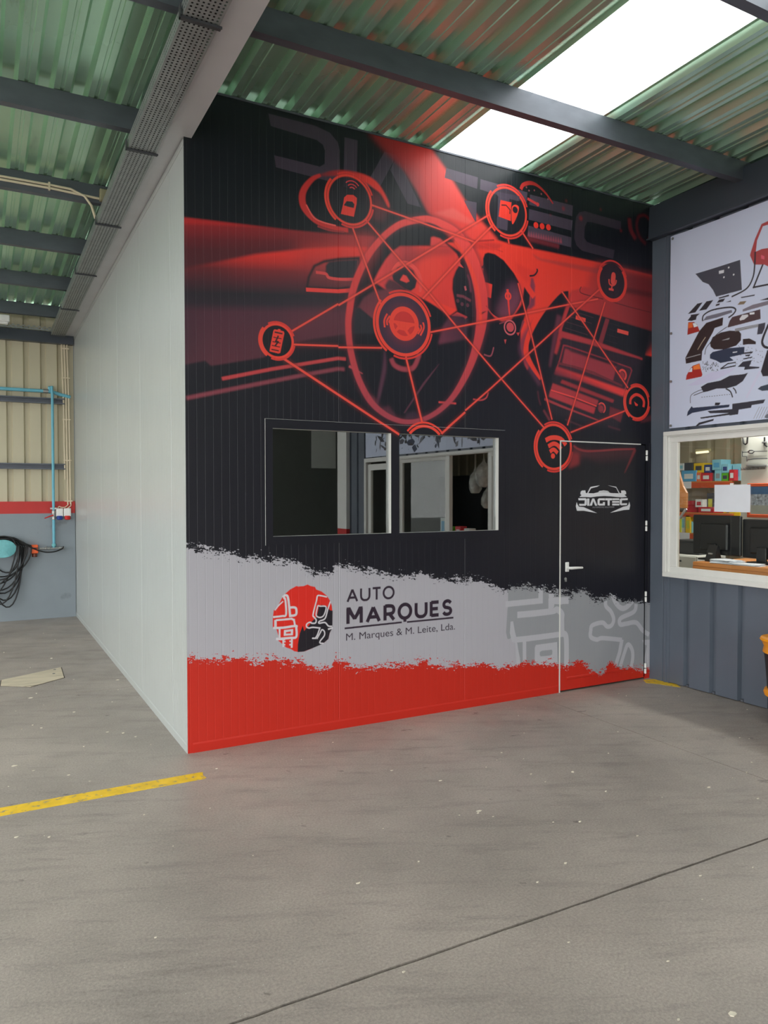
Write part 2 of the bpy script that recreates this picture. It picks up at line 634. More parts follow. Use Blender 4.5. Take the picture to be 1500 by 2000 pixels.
    c.poly(A(760, 1020, 1215, 1010, 1120, 1200, 800, 1250), f=0.06, grad=(A(1000, 1010)[0], A(1000, 1260)[0], [(0, (224, 56, 48), 0.9), (0.6, (150, 46, 52), 0.7), (1, (100, 42, 52), 0.2)]))
    c.poly(C3(0, -10, 1080, -10, 1060, 100, 1000, 108, 820, 135, 700, 162, 545, 245, 225, 296, 190, 264, 0, 302), f=0.004,
           grad=(C3(400, 0)[0], C3(420, 280)[0], [(0, (78, 42, 56), 1), (1, (84, 42, 54), 1)]))
    c.poly(C3(-60, -40, 140, -40, 140, 300, -60, 310), (44, 36, 46), 0.5, f=0.08)
    c.poly(C3(690, -30, 1100, -60, 1080, 95, 700, 170), (98, 46, 58), 0.5, f=0.05)
    # door pull
    c.poly(A(803, 1268, 815, 1190, 850, 1118, 915, 1087, 1000, 1074, 1135, 1066, 1128, 1255, 1000, 1275), (28, 26, 32), f=0.004)
    c.poly(A(818, 1250, 830, 1190, 862, 1130, 918, 1105, 1000, 1092, 1122, 1086, 1116, 1240, 1000, 1258), f=0.004, grad=(A(900, 1100)[0], A(900, 1260)[0], [(0, (170, 56, 58), 1), (0.5, (120, 48, 54), 1), (1, (78, 40, 48), 1)]))
    c.poly(A(925, 1120, 945, 1098, 1000, 1090, 1122, 1084, 1116, 1200, 1000, 1200, 950, 1190, 925, 1160), (40, 38, 46), f=0.004)
    c.line(A(865, 1162, 925, 1172, 945, 1195, 1010, 1205, 1100, 1205), 0.02, (206, 70, 70), smooth=True)
    c.line(A(805, 1268, 1000, 1278, 1085, 1272), 0.026, (224, 62, 58))
    # sill strips
    c.line(C3(292, 375, 600, 315, 1000, 250, 1048, 254), 0.022, (180, 62, 66), f=0.003)
    c.line(C3(75, 493, 400, 428, 800, 350, 1000, 314, 1040, 317), 0.024, (126, 58, 70), f=0.004)
    # door mirror
    c.poly(K3(300, 620, 400, 578, 520, 562, 640, 575, 780, 615, 880, 680, 950, 780, 1000, 890, 990, 925, 920, 800, 850, 740, 780, 690, 640, 640, 480, 620), (214, 50, 46), f=0.005, smooth=True, grad=(K3(280, 620)[0], K3(820, 680)[0], [(0, (120, 40, 46), 0.7), (0.5, (170, 44, 46), 1), (1, (232, 58, 48), 1)]))
    c.line(K3(330, 610, 250, 650, 175, 740, 150, 830, 172, 930, 250, 1030, 340, 1090, 480, 1130, 600, 1150), [0.02, 0.03, 0.04, 0.046, 0.046, 0.036, 0.03, 0.03, 0.03], (196, 50, 48), 0.95, f=0.003, smooth=True)
    c.line(K3(190, 900, 260, 1020, 350, 1070, 480, 1105), 0.01, (240, 90, 84), smooth=True)
    c.line(K3(300, 1110, 420, 1150, 560, 1165), 0.012, (150, 46, 50), smooth=True)
    c.poly(K3(800, 760, 900, 780, 985, 925, 960, 1060, 830, 1050), (128, 50, 58), 0.45, f=0.03)

    # ---- dashboard
    c.poly([(872, 474), (930, 473), (968, 468), (1000, 478), (1040, 486), (1100, 498), (1180, 515), (1290, 542), (1290, 700), (1245, 690), (1180, 655), (1100, 605), (1085, 585), (1040, 700), (1022, 740), (990, 640), (962, 600), (950, 560), (940, 520)], RED, f=0.004)
    c.poly([(1290, 540), (1290, 690), (1230, 680), (1180, 655), (1130, 620), (1150, 540), (1165, 515)], f=0.03, grad=((1090, 560), (1250, 610), [(0, (200, 50, 46), 0.0), (0.45, (166, 46, 46), 0.9), (1, (128, 40, 44), 1)]))
    c.poly([(1165, 520), (1290, 548), (1290, 590), (1200, 565)], (104, 34, 40), 0.55, f=0.02)
    c.poly([(1215, 560), (1290, 575), (1290, 585), (1215, 570)], (70, 26, 32), 0.6, f=0.01)
    c.poly(K5(100, 860, 200, 915, 860, 1030, 850, 1090, 480, 1010, 160, 930), (120, 60, 66), 0.4, f=0.008)
    c.line([(885, 472), (935, 471), (965, 469)], 0.014, (140, 32, 36), 0.7)
    c.poly(K4(430, 975, 640, 965, 760, 990, 700, 1040, 470, 1030), (160, 40, 44), 0.55, f=0.01)
    c.poly(K6(880, 200, 1000, 260, 1110, 300, 1150, 260, 1140, 360, 1070, 420, 1000, 420, 900, 300), (190, 44, 42), 0.4, f=0.012)
    c.line(K6(1045, 355, 1100, 345, 1135, 300, 1130, 270), 0.014, (46, 28, 38), smooth=True)
    c.line(K6(1075, 380, 1080, 470, 1090, 560), [0.02, 0.05, 0.02], (110, 52, 72), 0.9, f=0.004)
    # instrument cluster opening
    c.poly(K6(500, 150, 520, 95, 560, 80, 640, 100, 740, 170, 860, 320, 915, 420, 950, 540, 955, 610, 920, 700, 860, 800, 800, 850, 720, 872, 650, 840, 585, 770, 552, 700, 545, 615, 590, 612, 606, 455, 520, 425, 500, 330), DK, f=0.002)
    c.poly(K6(640, 770, 680, 650, 740, 480, 800, 380, 890, 420, 945, 560, 940, 640, 860, 790, 770, 850, 700, 850), f=0.03, grad=(K6(650, 420)[0], K6(900, 760)[0], [(0, (40, 36, 46), 0.0), (0.4, (86, 50, 70), 0.7), (1, (132, 66, 84), 0.95)]))
    c.line(K6(790, 560, 800, 700, 812, 830), [0.022, 0.016, 0.012], (214, 60, 54))
    c.ring(K6(793, 590)[0], K6(793, 552)[0], 0.014, (222, 62, 54))
    c.line(K6(785, 510, 790, 550), 0.022, (214, 60, 54))
    c.line(K6(553, 735, 600, 810, 680, 868, 760, 880, 830, 850, 900, 760, 950, 640), [0.012, 0.022, 0.03, 0.036, 0.022, 0.01, 0.006], (214, 64, 60), smooth=True)
    c.poly(K6(485, 250, 500, 225, 515, 240, 512, 268, 490, 265), DK)
    c.poly(K6(520, 430, 606, 455, 592, 612, 540, 600), (222, 58, 48))
    # lower steering column area
    c.poly(K6(545, 620, 556, 750, 640, 850, 720, 885, 830, 865, 950, 690, 985, 480, 1040, 560, 1045, 680, 1010, 760, 940, 1000, 940, 1200, 990, 1400, 1100, 1600, 900, 1700, 200, 1700, 430, 1100), DK, 1.0, f=0.004)
    c.poly(K6(985, 470, 1020, 500, 1050, 580, 1040, 690, 1000, 760, 975, 640), (30, 28, 36), f=0.003)
    c.poly(K6(1055, 590, 1110, 580, 1105, 700, 1060, 740, 1010, 745, 1045, 680), (96, 50, 72), 0.9, f=0.006)
    c.line(K6(975, 450, 1030, 500, 1100, 600), [0.02, 0.05, 0.05], (222, 58, 48), f=0.002)
    c.ring(K6(815, 960)[0], K6(815, 878)[0], 0.012, (190, 88, 96))
    c.disc(K6(818, 955)[0], K6(818, 900)[0], (186, 70, 78))
    c.poly(K6(890, 1020, 930, 1015, 912, 1058), (190, 60, 60))
    c.line(K6(975, 880, 930, 1010), [0.02, 0.008], (120, 54, 66), f=0.003)
    c.poly(K6(745, 1100, 775, 1098, 760, 1155), (180, 64, 66))
    c.line(K6(690, 915, 760, 890), 0.01, (120, 54, 66))
    c.line(K6(510, 1275, 590, 1290, 625, 1190), 0.012, (140, 66, 78), smooth=True)
    # edge of the console: glowing line
    c.line(K6(1150, 880, 1040, 1010, 965, 1180, 985, 1300, 1080, 1480, 1170, 1640), [0.05, 0.07, 0.08, 0.07, 0.05, 0.03], (92, 48, 70), 0.8, f=0.014, smooth=True)
    c.poly(K6(1420, 535, 1310, 590, 1220, 710, 1120, 900, 1060, 1040, 1030, 1160, 1030, 1280, 1095, 1410, 1190, 1560, 1330, 1650, 1500, 1100, 1500, 530), DK, f=0.003)
    c.line(K6(1500, 470, 1390, 510, 1290, 600, 1190, 740, 1110, 890, 1040, 1040, 1005, 1170, 1010, 1280, 1080, 1420, 1175, 1565), [0.05, 0.07, 0.08, 0.07, 0.05, 0.045, 0.045, 0.05, 0.04, 0.025], (232, 58, 44), smooth=True, f=0.003)
    # console block
    c.poly(K7(560, 60, 1430, 250, 1430, 560, 1330, 760, 1250, 1020, 1130, 1300, 1050, 1500, 330, 1330, 300, 1150, 380, 930, 430, 540), (40, 34, 42), 1.0, f=0.02)
    c.poly(K7(570, 50, 700, 0, 1440, 230, 1430, 470, 900, 315, 545, 205, 470, 450, 430, 480), f=0.008, grad=(K7(560, 100)[0], K7(1400, 330)[0], [(0, (196, 52, 50), 1), (0.5, (158, 48, 50), 1), (1, (122, 40, 44), 1)]))
    c.line(K7(545, 210, 470, 430, 400, 700), [0.06, 0.05, 0.03], (180, 54, 58), 0.9, f=0.006)
    c.line(K7(440, 300, 390, 560, 340, 840), [0.05, 0.04, 0.02], (110, 52, 70), 0.7, f=0.01)
    c.line(K7(670, 0, 655, 40, 690, 75, 900, 130), 0.008, (96, 30, 36), smooth=True)
    c.line(K7(980, 155, 1180, 215, 1400, 270), 0.008, (96, 30, 36))
    c.poly(K7(548, 212, 890, 312, 1388, 468, 1330, 735, 1270, 740, 466, 478, 470, 440), (29, 29, 36), f=0.003)
    c.poly(K7(925, 330, 965, 345, 890, 605, 845, 590), (128, 46, 54), f=0.003)
    for i in range(4):
        y = 250 + i * 60
        c.line(K7(560 - i * 20, y, 800 - i * 20, y + 75), 0.007, (78, 46, 56), 0.8)
        c.line(K7(960 - i * 12, y + 130, 1080 - i * 12, y + 165), 0.006, (60, 40, 50), 0.6)
    c.line(K7(612, 320, 715, 352), 0.032, (238, 70, 58))
    c.line(K7(1047, 458, 1163, 490), 0.032, (232, 78, 68))
    c.line(K7(455, 495, 800, 590, 1100, 690, 1310, 758), [0.05, 0.04, 0.03, 0.015], (170, 54, 60), f=0.004)
    c.poly(K7(440, 550, 470, 560, 1280, 760, 1290, 800, 1180, 850, 460, 600), (46, 34, 44), 0.9, f=0.006)
    # radio
    c.poly(K7(480, 605, 520, 612, 1190, 845, 1205, 875, 1130, 1090, 400, 880, 440, 760), (150, 50, 60), f=0.002)
    c.poly(K7(490, 622, 525, 628, 1180, 855, 1192, 880, 1120, 1075, 415, 868, 450, 770), (62, 38, 48), f=0.003)
    c.poly(K7(500, 650, 560, 660, 1040, 835, 1000, 990, 470, 800), (150, 54, 64), f=0.004)
    c.poly(K7(520, 640, 1050, 800, 1040, 835, 560, 680), (40, 30, 40), 0.9, f=0.006)
    c.line(K7(425, 800, 600, 840, 800, 900, 1100, 1040), 0.02, (110, 44, 52), 0.9)
    c.poly(K7(415, 838, 700, 935, 1140, 1085, 1110, 1150, 700, 1000, 385, 915), f=0.006, grad=(K7(600, 880)[0], K7(575, 985)[0], [(0, (224, 62, 58), 1), (0.5, (170, 52, 58), 1), (1, (120, 44, 56), 1)]))
    c.ring(K7(1100, 925)[0], K7(1100, 872)[0], 0.018, (224, 74, 66), a0=-60, a1=150)
    c.disc(K7(1095, 930)[0], K7(1095, 890)[0], (150, 50, 56))
    c.poly(K7(470, 975, 500, 985, 1015, 1185, 1000, 1215, 640, 1080, 450, 1005), (150, 48, 54), f=0.004)
    c.poly(K7(372, 1010, 850, 1190, 835, 1240, 350, 1080), (164, 54, 60), f=0.004)
    c.poly(K7(345, 1085, 820, 1265, 800, 1330, 330, 1150), (176, 56, 62), f=0.004)
    c.line(K7(352, 1082, 600, 1160, 830, 1250), 0.012, (226, 70, 66))
    c.line(K7(285, 1175, 460, 1250, 850, 1400), [0.02, 0.018, 0.01], (160, 58, 64), f=0.003)
    c.ring(K7(882, 1270)[0], K7(882, 1222)[0], 0.018, (222, 76, 70), a0=-60, a1=140)
    c.ring(K7(880, 1272)[0], K7(880, 1228)[0], 0.008, (120, 50, 58))
    c.disc(K7(878, 1275)[0], K7(878, 1242)[0], (140, 52, 60))
    c.poly(K7(970, 1255, 1110, 1305, 1080, 1420, 960, 1350), (110, 42, 50), 0.9, f=0.005)
    c.line(K7(500, 1390, 700, 1470), 0.012, (80, 42, 52), f=0.004)
    c.line(K7(950, 1460, 1080, 1500), 0.014, (80, 42, 52), f=0.004)
    c.line(K7(275, 1290, 340, 1400), 0.02, (120, 50, 60), 0.8, f=0.004)
    c.line(K7(215, 1090, 225, 1170, 245, 1240), 0.012, (100, 46, 58), 0.8, f=0.004)
    c.poly(K7(1290, 1385, 1415, 1340, 1415, 1400, 1290, 1430), (84, 36, 44), 0.8, f=0.006)

    # ---- seen through the wheel
    c.poly(K1(420, 700, 470, 600, 530, 500, 590, 430, 660, 380, 860, 378, 1110, 385, 1180, 450, 1215, 520, 1200, 560, 1170, 610, 1145, 680, 1140, 770, 1165, 900, 1180, 960, 1120, 1010, 1000, 930, 870, 860, 700, 770, 560, 800), f=0.005, grad=(K1(480, 560)[0], K1(1050, 800)[0], [(0, (214, 64, 64), 1), (0.35, (168, 52, 56), 1), (0.62, (226, 62, 54), 1), (1, (206, 56, 52), 1)]))
    c.poly(K1(940, 378, 945, 300, 970, 292, 1030, 310, 1110, 385), (214, 66, 64), 0.9, f=0.004)
    c.poly(K1(680, 500, 780, 420, 900, 395, 1130, 390, 1160, 450, 980, 470, 820, 520, 720, 545), (122, 42, 50), 0.55, f=0.02)
    c.poly(K1(860, 500, 1060, 490, 1060, 690, 900, 720), (238, 64, 54), 0.7, f=0.05)
    c.line(K1(590, 610, 640, 550, 700, 535, 760, 550, 820, 610, 850, 700, 845, 800), [0.02, 0.03, 0.034, 0.03, 0.03, 0.03, 0.02], (232, 74, 68), smooth=True)
    c.poly(K1(590, 650, 640, 575, 710, 560, 780, 600, 820, 680, 800, 760, 760, 790, 700, 770, 600, 690), (40, 38, 46), f=0.003)
    c.poly(K1(520, 740, 560, 680, 620, 700, 720, 780, 620, 800, 540, 790), (66, 42, 52), 0.95, f=0.008)
    c.poly(K1(660, 690, 690, 640, 720, 650, 750, 700, 720, 715), (214, 66, 62), f=0.003)
    c.poly(K1(270, 950, 330, 850, 420, 790, 540, 770, 700, 790, 560, 850, 450, 1000, 440, 1080), f=0.006, grad=(K1(330, 820)[0], K1(440, 1040)[0], [(0, (96, 48, 60), 0.9), (1, (126, 56, 66), 0.9)]))
    c.poly(K1(240, 950, 290, 940, 440, 1065, 450, 1180, 230, 1180), (38, 37, 45), f=0.004)
    c.poly(K1(1215, 545, 1260, 560, 1290, 640, 1330, 700, 1360, 900, 1350, 1030, 1290, 1020, 1180, 930, 1150, 800, 1150, 690, 1180, 600), (30, 30, 38), f=0.003)
    c.poly(K1(1200, 520, 1245, 580, 1195, 560), (206, 70, 70))
    c.line(K1(1280, 640, 1300, 700, 1310, 800), 0.014, (110, 56, 74), f=0.004)
    c.line(K1(1180, 830, 1240, 840, 1310, 880), 0.02, (110, 54, 66), f=0.003)
    c.line(K1(1255, 745, 1265, 785), 0.018, (170, 80, 88))
    for x, y in ((1190, 880), (1230, 910), (1280, 920)):
        c.disc(K1(x, y)[0], K1(x, y - 18)[0], (90, 48, 60))
    c.poly(K1(880, 850, 1000, 890, 1185, 965, 1110, 1015), (232, 58, 46), f=0.004)
    c.poly(K2(1185, 45, 1280, 90, 1260, 110, 1240, 90, 1130, 80), (196, 60, 60), f=0.003)
    c.poly(K2(1110, 90, 1180, 60, 1290, 105, 1270, 290, 1010, 340, 1050, 180), f=0.01, grad=(K2(1010, 300)[0], K2(1260, 120)[0], [(0, (110, 52, 70), 0.9), (1, (64, 42, 58), 0.7)]))
    c.line(K2(520, 400, 520, 560, 480, 760, 450, 900), [0.01, 0.03, 0.026, 0.01], (84, 48, 66), 0.9, f=0.006, smooth=True)
    c.line(K2(1020, 520, 880, 700, 700, 970), [0.004, 0.016, 0.008], (92, 50, 66), 0.9, f=0.003)
    c.poly(K2(350, 780, 450, 850, 440, 930, 400, 880), (120, 50, 64), 0.7, f=0.012)
    c.poly(K2(480, 930, 560, 900, 640, 1020, 560, 1000), (80, 44, 58), 0.8, f=0.01)
    c.poly(K2(720, 970, 800, 950, 870, 1020, 700, 1040), (60, 40, 56), 0.8, f=0.01)
    c.line(K2(580, 470, 610, 530, 680, 565, 760, 565, 800, 530, 840, 430), 0.034, (150, 60, 72), smooth=True, f=0.004)
    c.line(K2(195, 540, 320, 610), [0.018, 0.004], (196, 80, 84), f=0.002)
    c.line(K2(1015, 870, 1175, 882), 0.012, (206, 66, 66), f=0.002)
    c.line(K2(1330, 842, 1400, 852, 1450, 830, 1470, 780), 0.012, (170, 60, 66), smooth=True)
    # ---- steering wheel rim
    rim = K1(880, 132, 700, 165, 580, 232, 470, 335, 370, 465, 290, 620, 232, 780, 202, 950) + K2(188, 150, 200, 335, 238, 520, 292, 680, 370, 830, 450, 925, 560, 1003, 680, 1046, 800, 1046, 920, 1008, 1040, 930, 1150, 815, 1250, 650, 1325, 480, 1378, 300, 1405, 150, 1412, 20) + K1(1412, 950, 1400, 800, 1365, 640, 1310, 480, 1240, 350, 1150, 245, 1040, 175, 960, 142)
    wid = [.048, .046, .044, .044, .046, .048, .050, .050, .046, .046, .046, .046, .046, .042, .038, .034, .032, .034, .038, .044, .052, .062, .078, .095, .105, .110, .115, .115, .110, .095, .075, .058, .050]
    c.line(rim, [x * 1.5 for x in wid], (96, 46, 58), 0.5, f=0.014, smooth=True, closed=True)
    c.line(rim, wid, None, 0.97, f=0.003, smooth=True, closed=True, grad=((800, 430), (800, 825), [(0, (226, 70, 66), 1), (0.35, (206, 62, 62), 1), (0.6, (190, 62, 66), 1), (1, (156, 62, 74), 1)]))
    c.line(K1(1400, 1100, 1390, 900, 1350, 700, 1270, 500, 1160, 330), [.03, .03, .03, .03, .02], (238, 66, 52), 0.9, f=0.004, smooth=True)

    # ---- connecting lines
    LN = (246, 74, 62)

    def net(*q, w=0.0125):
        P = [(q[i], q[i + 1]) for i in range(0, len(q), 2)]
        c.line(P, w * 2.4, (120, 34, 36), 0.45, f=0.006)
        c.line(P, w, LN)
    net(570, 647, 661, 593.5)
    net(661, 596.5, 956, 419)
    net(571, 673, 661, 676)
    net(661, 678.5, 746, 679.5)
    net(550, 698, 779, 849, w=0.016)
    net(724, 400, 885, 457, 928, 473.6)
    c.line([(928, 473.6), (982, 492)], 0.01, (200, 50, 44))
    net(713, 428, 789, 517, 840.5, 575, 890.7, 637, 960, 718.4, 1062, 835)
    net(688, 443, 711, 507, 746.7, 602.7)
    net(825.6, 583.5, 928, 473.6, 962, 440)
    net(840.5, 649, 960, 625.6, 1110, 595, 1168, 584)
    net(1172, 564, 1110, 620, 956.7, 760, 908.5, 802)
    net(908.5, 805, 859.7, 848.5, w=0.016)
    net(1016, 448, 1041, 486)
    net(1097, 569, 1226.5, 758)
    net(992, 465, 994, 476, w=0.012)
    net(1011.7, 553, 1039, 660, 1063, 760, 1078, 820)
    net(1181.7, 590, 1108, 831)
    net(1220, 802.7, 1114.5, 844.7)
    net(792.5, 697, 824.5, 826, w=0.015)

    # ---- round icons
    def badge(cen, top, inner=DK2, glow=None, fill=True, thick=0.018):
        if glow:
            c.disc(cen, top, glow, 0.5, f=0.03, k=1.05)
        if fill:
            c.disc(cen, top, inner, 0.97, k=0.96)
        c.ring(cen, top, thick, HOT, k=0.93)
        c.ring(cen, top, 0.014, (206, 54, 48), k=1.04, a0=20, a1=120)
        c.ring(cen, top, 0.016, HOT, k=1.04, a0=140, a1=235)
        c.ring(cen, top, 0.014, (206, 54, 48), k=1.04, a0=250, a1=350)
    badge((683, 391), (683, 340.5), fill=False)
    c.disc((683, 391), (683, 340.5), (34, 33, 40), 0.75, k=0.9)
    badge((991, 413.6), (991, 364), fill=False)
    c.disc((991, 413.6), (991, 364), (38, 34, 42), 0.55, k=0.9)
    c.poly(B(520, 485, 585, 500, 572, 692, 508, 675), LET, 0.9)
    c.poly(B(505, 462, 645, 490, 640, 520, 515, 490), LET, 0.8)
    wc, wt = (788.3, 634.4), (788.3, 571)
    c.disc(wc, wt, (62, 42, 60), 1.0, k=0.98)
    c.disc(wc, wt, (172, 46, 50), 0.75, f=0.05, k=0.42)
    badge(wc, wt, fill=False, thick=0.024)
    badge((541.3, 666), (541.3, 631), thick=0.016)
    c.disc((1195.5, 550), (1195.5, 514), (44, 28, 38), 1.0, k=0.97)
    c.ring((1195.5, 550), (1195.5, 514), 0.03, (232, 58, 46), k=1.02, a0=140, a1=400)
    c.ring((1195.5, 550), (1195.5, 514), 0.014, (206, 54, 50), k=1.12, a0=20, a1=150)
    badge((1243.9, 785.9), (1243.9, 752))
    badge((1081.6, 873), (1081.6, 826.5), thick=0.02)
    c.disc((828.8, 880), (828.8, 829), DK, 1.0, k=1.0)
    c.ring((828.8, 877), (828.8, 831), 0.02, HOT, k=0.97, a0=40, a1=140)
    c.ring((828.8, 877), (828.8, 831), 0.014, HOT, k=1.12, a0=40, a1=140)
    # car
    c.poly(K3(560, 830, 590, 803, 650, 805, 685, 835, 682, 890, 655, 1018, 528, 990, 552, 890), (226, 60, 50))
    c.poly(K3(555, 905, 585, 865, 640, 870, 660, 895, 655, 932, 600, 920), (38, 34, 42))
    for r_ in (0.02, 0.035, 0.052):
        P = c.m(K3(638, 770))[0]
        th = np.radians(np.linspace(40, 135, 20))
        c.line([(P[0] + 1.25 * r_ * math.cos(t), P[1] + 1.35 * r_ * math.sin(t)) for t in th], 0.007, (206, 62, 66), metric=True)
    # folded map and pin
    c.poly(K4(738, 555, 845, 578, 838, 760, 718, 715), (226, 58, 46))
    c.line(K4(745, 603, 790, 605, 830, 650, 828, 690), 0.01, (60, 34, 40))
    c.line(K4(846, 585, 842, 760), 0.008, (60, 34, 40))
    c.poly(K4(880, 600, 912, 615, 915, 650, 895, 720, 858, 790, 846, 760, 845, 680, 850, 620), (230, 62, 48), smooth=True)
    c.disc(K4(880, 650)[0], K4(880, 618)[0], (36, 34, 42))
    # steering wheel
    c.disc(K2(700, 150)[0], K2(700, 10)[0], (196, 48, 46), 0.9)
    c.ring(K2(700, 152)[0], K2(700, 15)[0], 0.034, HOT, k=0.98)
    c.poly(K2(598, 118, 700, 135, 800, 150, 800, 172, 755, 185, 730, 215, 760, 265, 745, 275, 700, 215, 650, 205, 620, 240, 605, 225, 640, 175, 620, 150, 598, 145), HOT)
    for i, dx in enumerate((0, 24, 46)):
        c.line(K2(545 + dx, 60 + i * 20, 518 + dx, 120 + i * 4, 522 + dx, 185 - i * 20), 0.013, HOT, smooth=True)
        c.line(K2(872 - dx, 140 + i * 22, 880 - dx, 190 + i * 8, 848 - dx, 260 - i * 14), 0.013, HOT, smooth=True)
    # battery
    Q = crop(360, 600, 4.6875)
    c.poly(Q(825, 203, 855, 208, 858, 200, 880, 203, 880, 213, 910, 222, 916, 240, 878, 420, 860, 425, 780, 405, 782, 385, 815, 215), (232, 62, 50))
    c.poly(Q(828, 222, 900, 238, 897, 250, 825, 235), (40, 26, 32))
    c.poly(Q(797, 382, 866, 395, 864, 405, 796, 392), (40, 26, 32))
    for y in (275, 315, 350):
        c.line(Q(815 - (y - 275) * .2, y, 890 - (y - 275) * .2, y + 16), 0.006, (60, 28, 32))
    c.line(Q(858, 268, 838, 312, 858, 318, 835, 350), 0.01, (50, 26, 32), join=True)
    # microphone
    c.line(K5(990, 1095, 982, 1172), 0.05, (226, 74, 66))
    c.disc(K5(990, 1095)[0], K5(990, 1064)[0], (226, 74, 66), k=0.95)
    c.disc(K5(982, 1172)[0], K5(982, 1203)[0], (226, 74, 66), k=0.95)
    c.line(K5(940, 1140, 945, 1190, 978, 1210, 1010, 1190, 1020, 1150), 0.014, (226, 74, 66), smooth=True)
    c.line(K5(972, 1215, 968, 1250), 0.014, (226, 74, 66))
    c.line(K5(938, 1248, 990, 1258), 0.018, (226, 74, 66))
    # gauge
    c.line(K7(1182, 1230, 1190, 1170, 1240, 1130, 1295, 1150, 1325, 1200, 1320, 1260), 0.026, (226, 62, 52), smooth=True)
    c.poly(K7(1222, 1200, 1265, 1235, 1255, 1250, 1235, 1245), (226, 62, 52))
    # radio waves
    c.line(K8(205, 232, 260, 205, 330, 202, 390, 228, 430, 285), 0.037, HOT, smooth=True)
    c.line(K8(235, 300, 290, 270, 335, 282, 378, 330), 0.034, HOT, smooth=True)
    c.line(K8(252, 360, 295, 335, 340, 375), 0.032, HOT, smooth=True)
    c.disc(K8(287, 408)[0], K8(287, 378)[0], HOT)
    # seat on the door
    c.poly(K8(515, 290, 620, 345, 800, 350, 1215, 328, 1200, 390, 1090, 600, 1080, 600, 1120, 470, 1000, 500, 800, 510, 640, 420, 560, 540, 450, 560), f=0.02, grad=(K8(540, 340)[0], K8(560, 600)[0], [(0, (86, 36, 44), 0.9), (0.6, (60, 34, 44), 0.6), (1, (36, 32, 40), 0.0)]))
    c.poly(K8(505, 370, 580, 375, 580, 500, 460, 550), (136, 40, 46), 0.8, f=0.014)
    c.line(K8(515, 292, 570, 330, 660, 352, 800, 350, 1000, 335, 1210, 330), [.016, .018, .018, .016, .016, .014], (128, 46, 52), smooth=True, f=0.003)
    c.line(K8(1210, 332, 1150, 470, 1090, 600), [.03, .02, .006], (112, 42, 48), f=0.004)

    # ---- torn paper band and red base, edges frayed by noise
    top = [(340, 1071), (368, 1073), (400, 1076), (450, 1082), (478, 1090), (500, 1090), (560, 1097), (590, 1104), (604, 1117), (622, 1122), (648, 1120), (656, 1103), (690, 1105), (716, 1116), (760, 1123), (800, 1127), (822, 1119), (838, 1124), (860, 1134), (905, 1133), (940, 1135), (962, 1146), (985, 1154), (1002, 1149), (1050, 1148), (1085, 1156), (1105, 1161), (1140, 1156), (1152, 1168), (1180, 1174), (1190, 1162), (1212, 1174), (1240, 1176), (1300, 1186)]
    bot = [(340, 1286), (368, 1288), (400, 1289), (450, 1286), (478, 1288), (500, 1289), (560, 1290), (586, 1290), (604, 1301), (622, 1306), (645, 1304), (655, 1285), (690, 1297), (716, 1304), (760, 1300), (800, 1296), (822, 1289), (838, 1294), (870, 1302), (905, 1298), (940, 1296), (975, 1308), (992, 1300), (1050, 1294), (1085, 1298), (1105, 1302), (1135, 1293), (1152, 1308), (1178, 1310), (1190, 1294), (1215, 1305), (1240, 1303), (1300, 1310)]
    y0, y1 = 0, int(1.32 * c.s)
    yy, xx = np.mgrid[y0:y1, 0:c.w].astype(np.float32) / c.s
    nz = (vnoise(xx * 12 + yy * 9, yy * 24, 1) - .5) * 0.045 + (vnoise(xx * 34 + yy * 40, yy * 95, 2) - .5) * 0.055 + (vnoise(xx * 85 + yy * 60, yy * 190, 3) - .5) * 0.055 + (vnoise(xx * 190, yy * 200, 4) - .5) * 0.05
    ux = np.arange(c.w) / c.s

    def edge(pts):
        q = c.m(pts)
        return np.interp(ux, q[:, 0], q[:, 1])[None].astype(np.float32)
    sm = lambda d: np.clip(d / 0.0035 + 0.5, 0, 1)
    band = sm(edge(top) - yy + nz)
    low = sm(edge(bot) - yy + nz * 0.9)
    WHITE, BRED = (163, 161, 169), (181, 38, 25)
    A_ = c.a[y0:y1]
    A_ *= (1 - band)[..., None]
    A_ += band[..., None] * c.alb(WHITE)
    full = np.zeros((c.h, c.w), np.float32)
    full[y0:y1] = band
    # pale figure on the right end
    G = crop(960, 1120, 4.6875)
    GR = (139, 141, 146)
    WH = (170, 170, 177)
    c.poly(G(150, 40, 1500, 60, 1500, 1000, 265, 1000, 262, 780, 230, 640, 205, 560, 165, 600, 145, 600, 132, 540, 145, 330, 150, 300), GR, clip=full)
    cc = dict(clip=full)
    c.line(G(150, 280, 400, 255, 448, 250, 450, 100), 0.0450, WH, join=True, **cc)
    c.line(G(545, 60, 548, 250, 680, 248), 0.0550, WH, join=True, **cc)
    c.poly(G(520, 230, 690, 240, 640, 285, 575, 280, 570, 310, 520, 340), WH, **cc)
    c.line(G(235, 380, 400, 365, 560, 345, 600, 330, 640, 370, 640, 420, 645, 540, 680, 590, 682, 900), 0.0500, WH, smooth=True, **cc)
    c.line(G(185, 440, 190, 540, 210, 620), [0.025, 0.05, 0.05], WH, **cc)
    c.line(G(200, 610, 300, 600, 500, 575, 645, 555), 0.0450, WH, **cc)
    c.line(G(300, 600, 302, 900), 0.0350, WH, **cc)
    c.poly(G(215, 610, 235, 640, 265, 850, 230, 850), WH, **cc)
    c.poly(G(395, 680, 405, 655, 600, 628, 606, 900, 392, 900), WH, **cc)
    c.poly(G(442, 720, 460, 708, 550, 698, 556, 712, 554, 742, 535, 752, 450, 760, 440, 745), GR, **cc)
    c.line(G(1040, 250, 1045, 300, 1090, 350, 1115, 420, 1095, 475, 1055, 485, 1010, 450, 920, 475, 905, 520, 905, 580, 960, 605, 1015, 592, 1190, 608), 0.0375, WH, smooth=True, **cc)
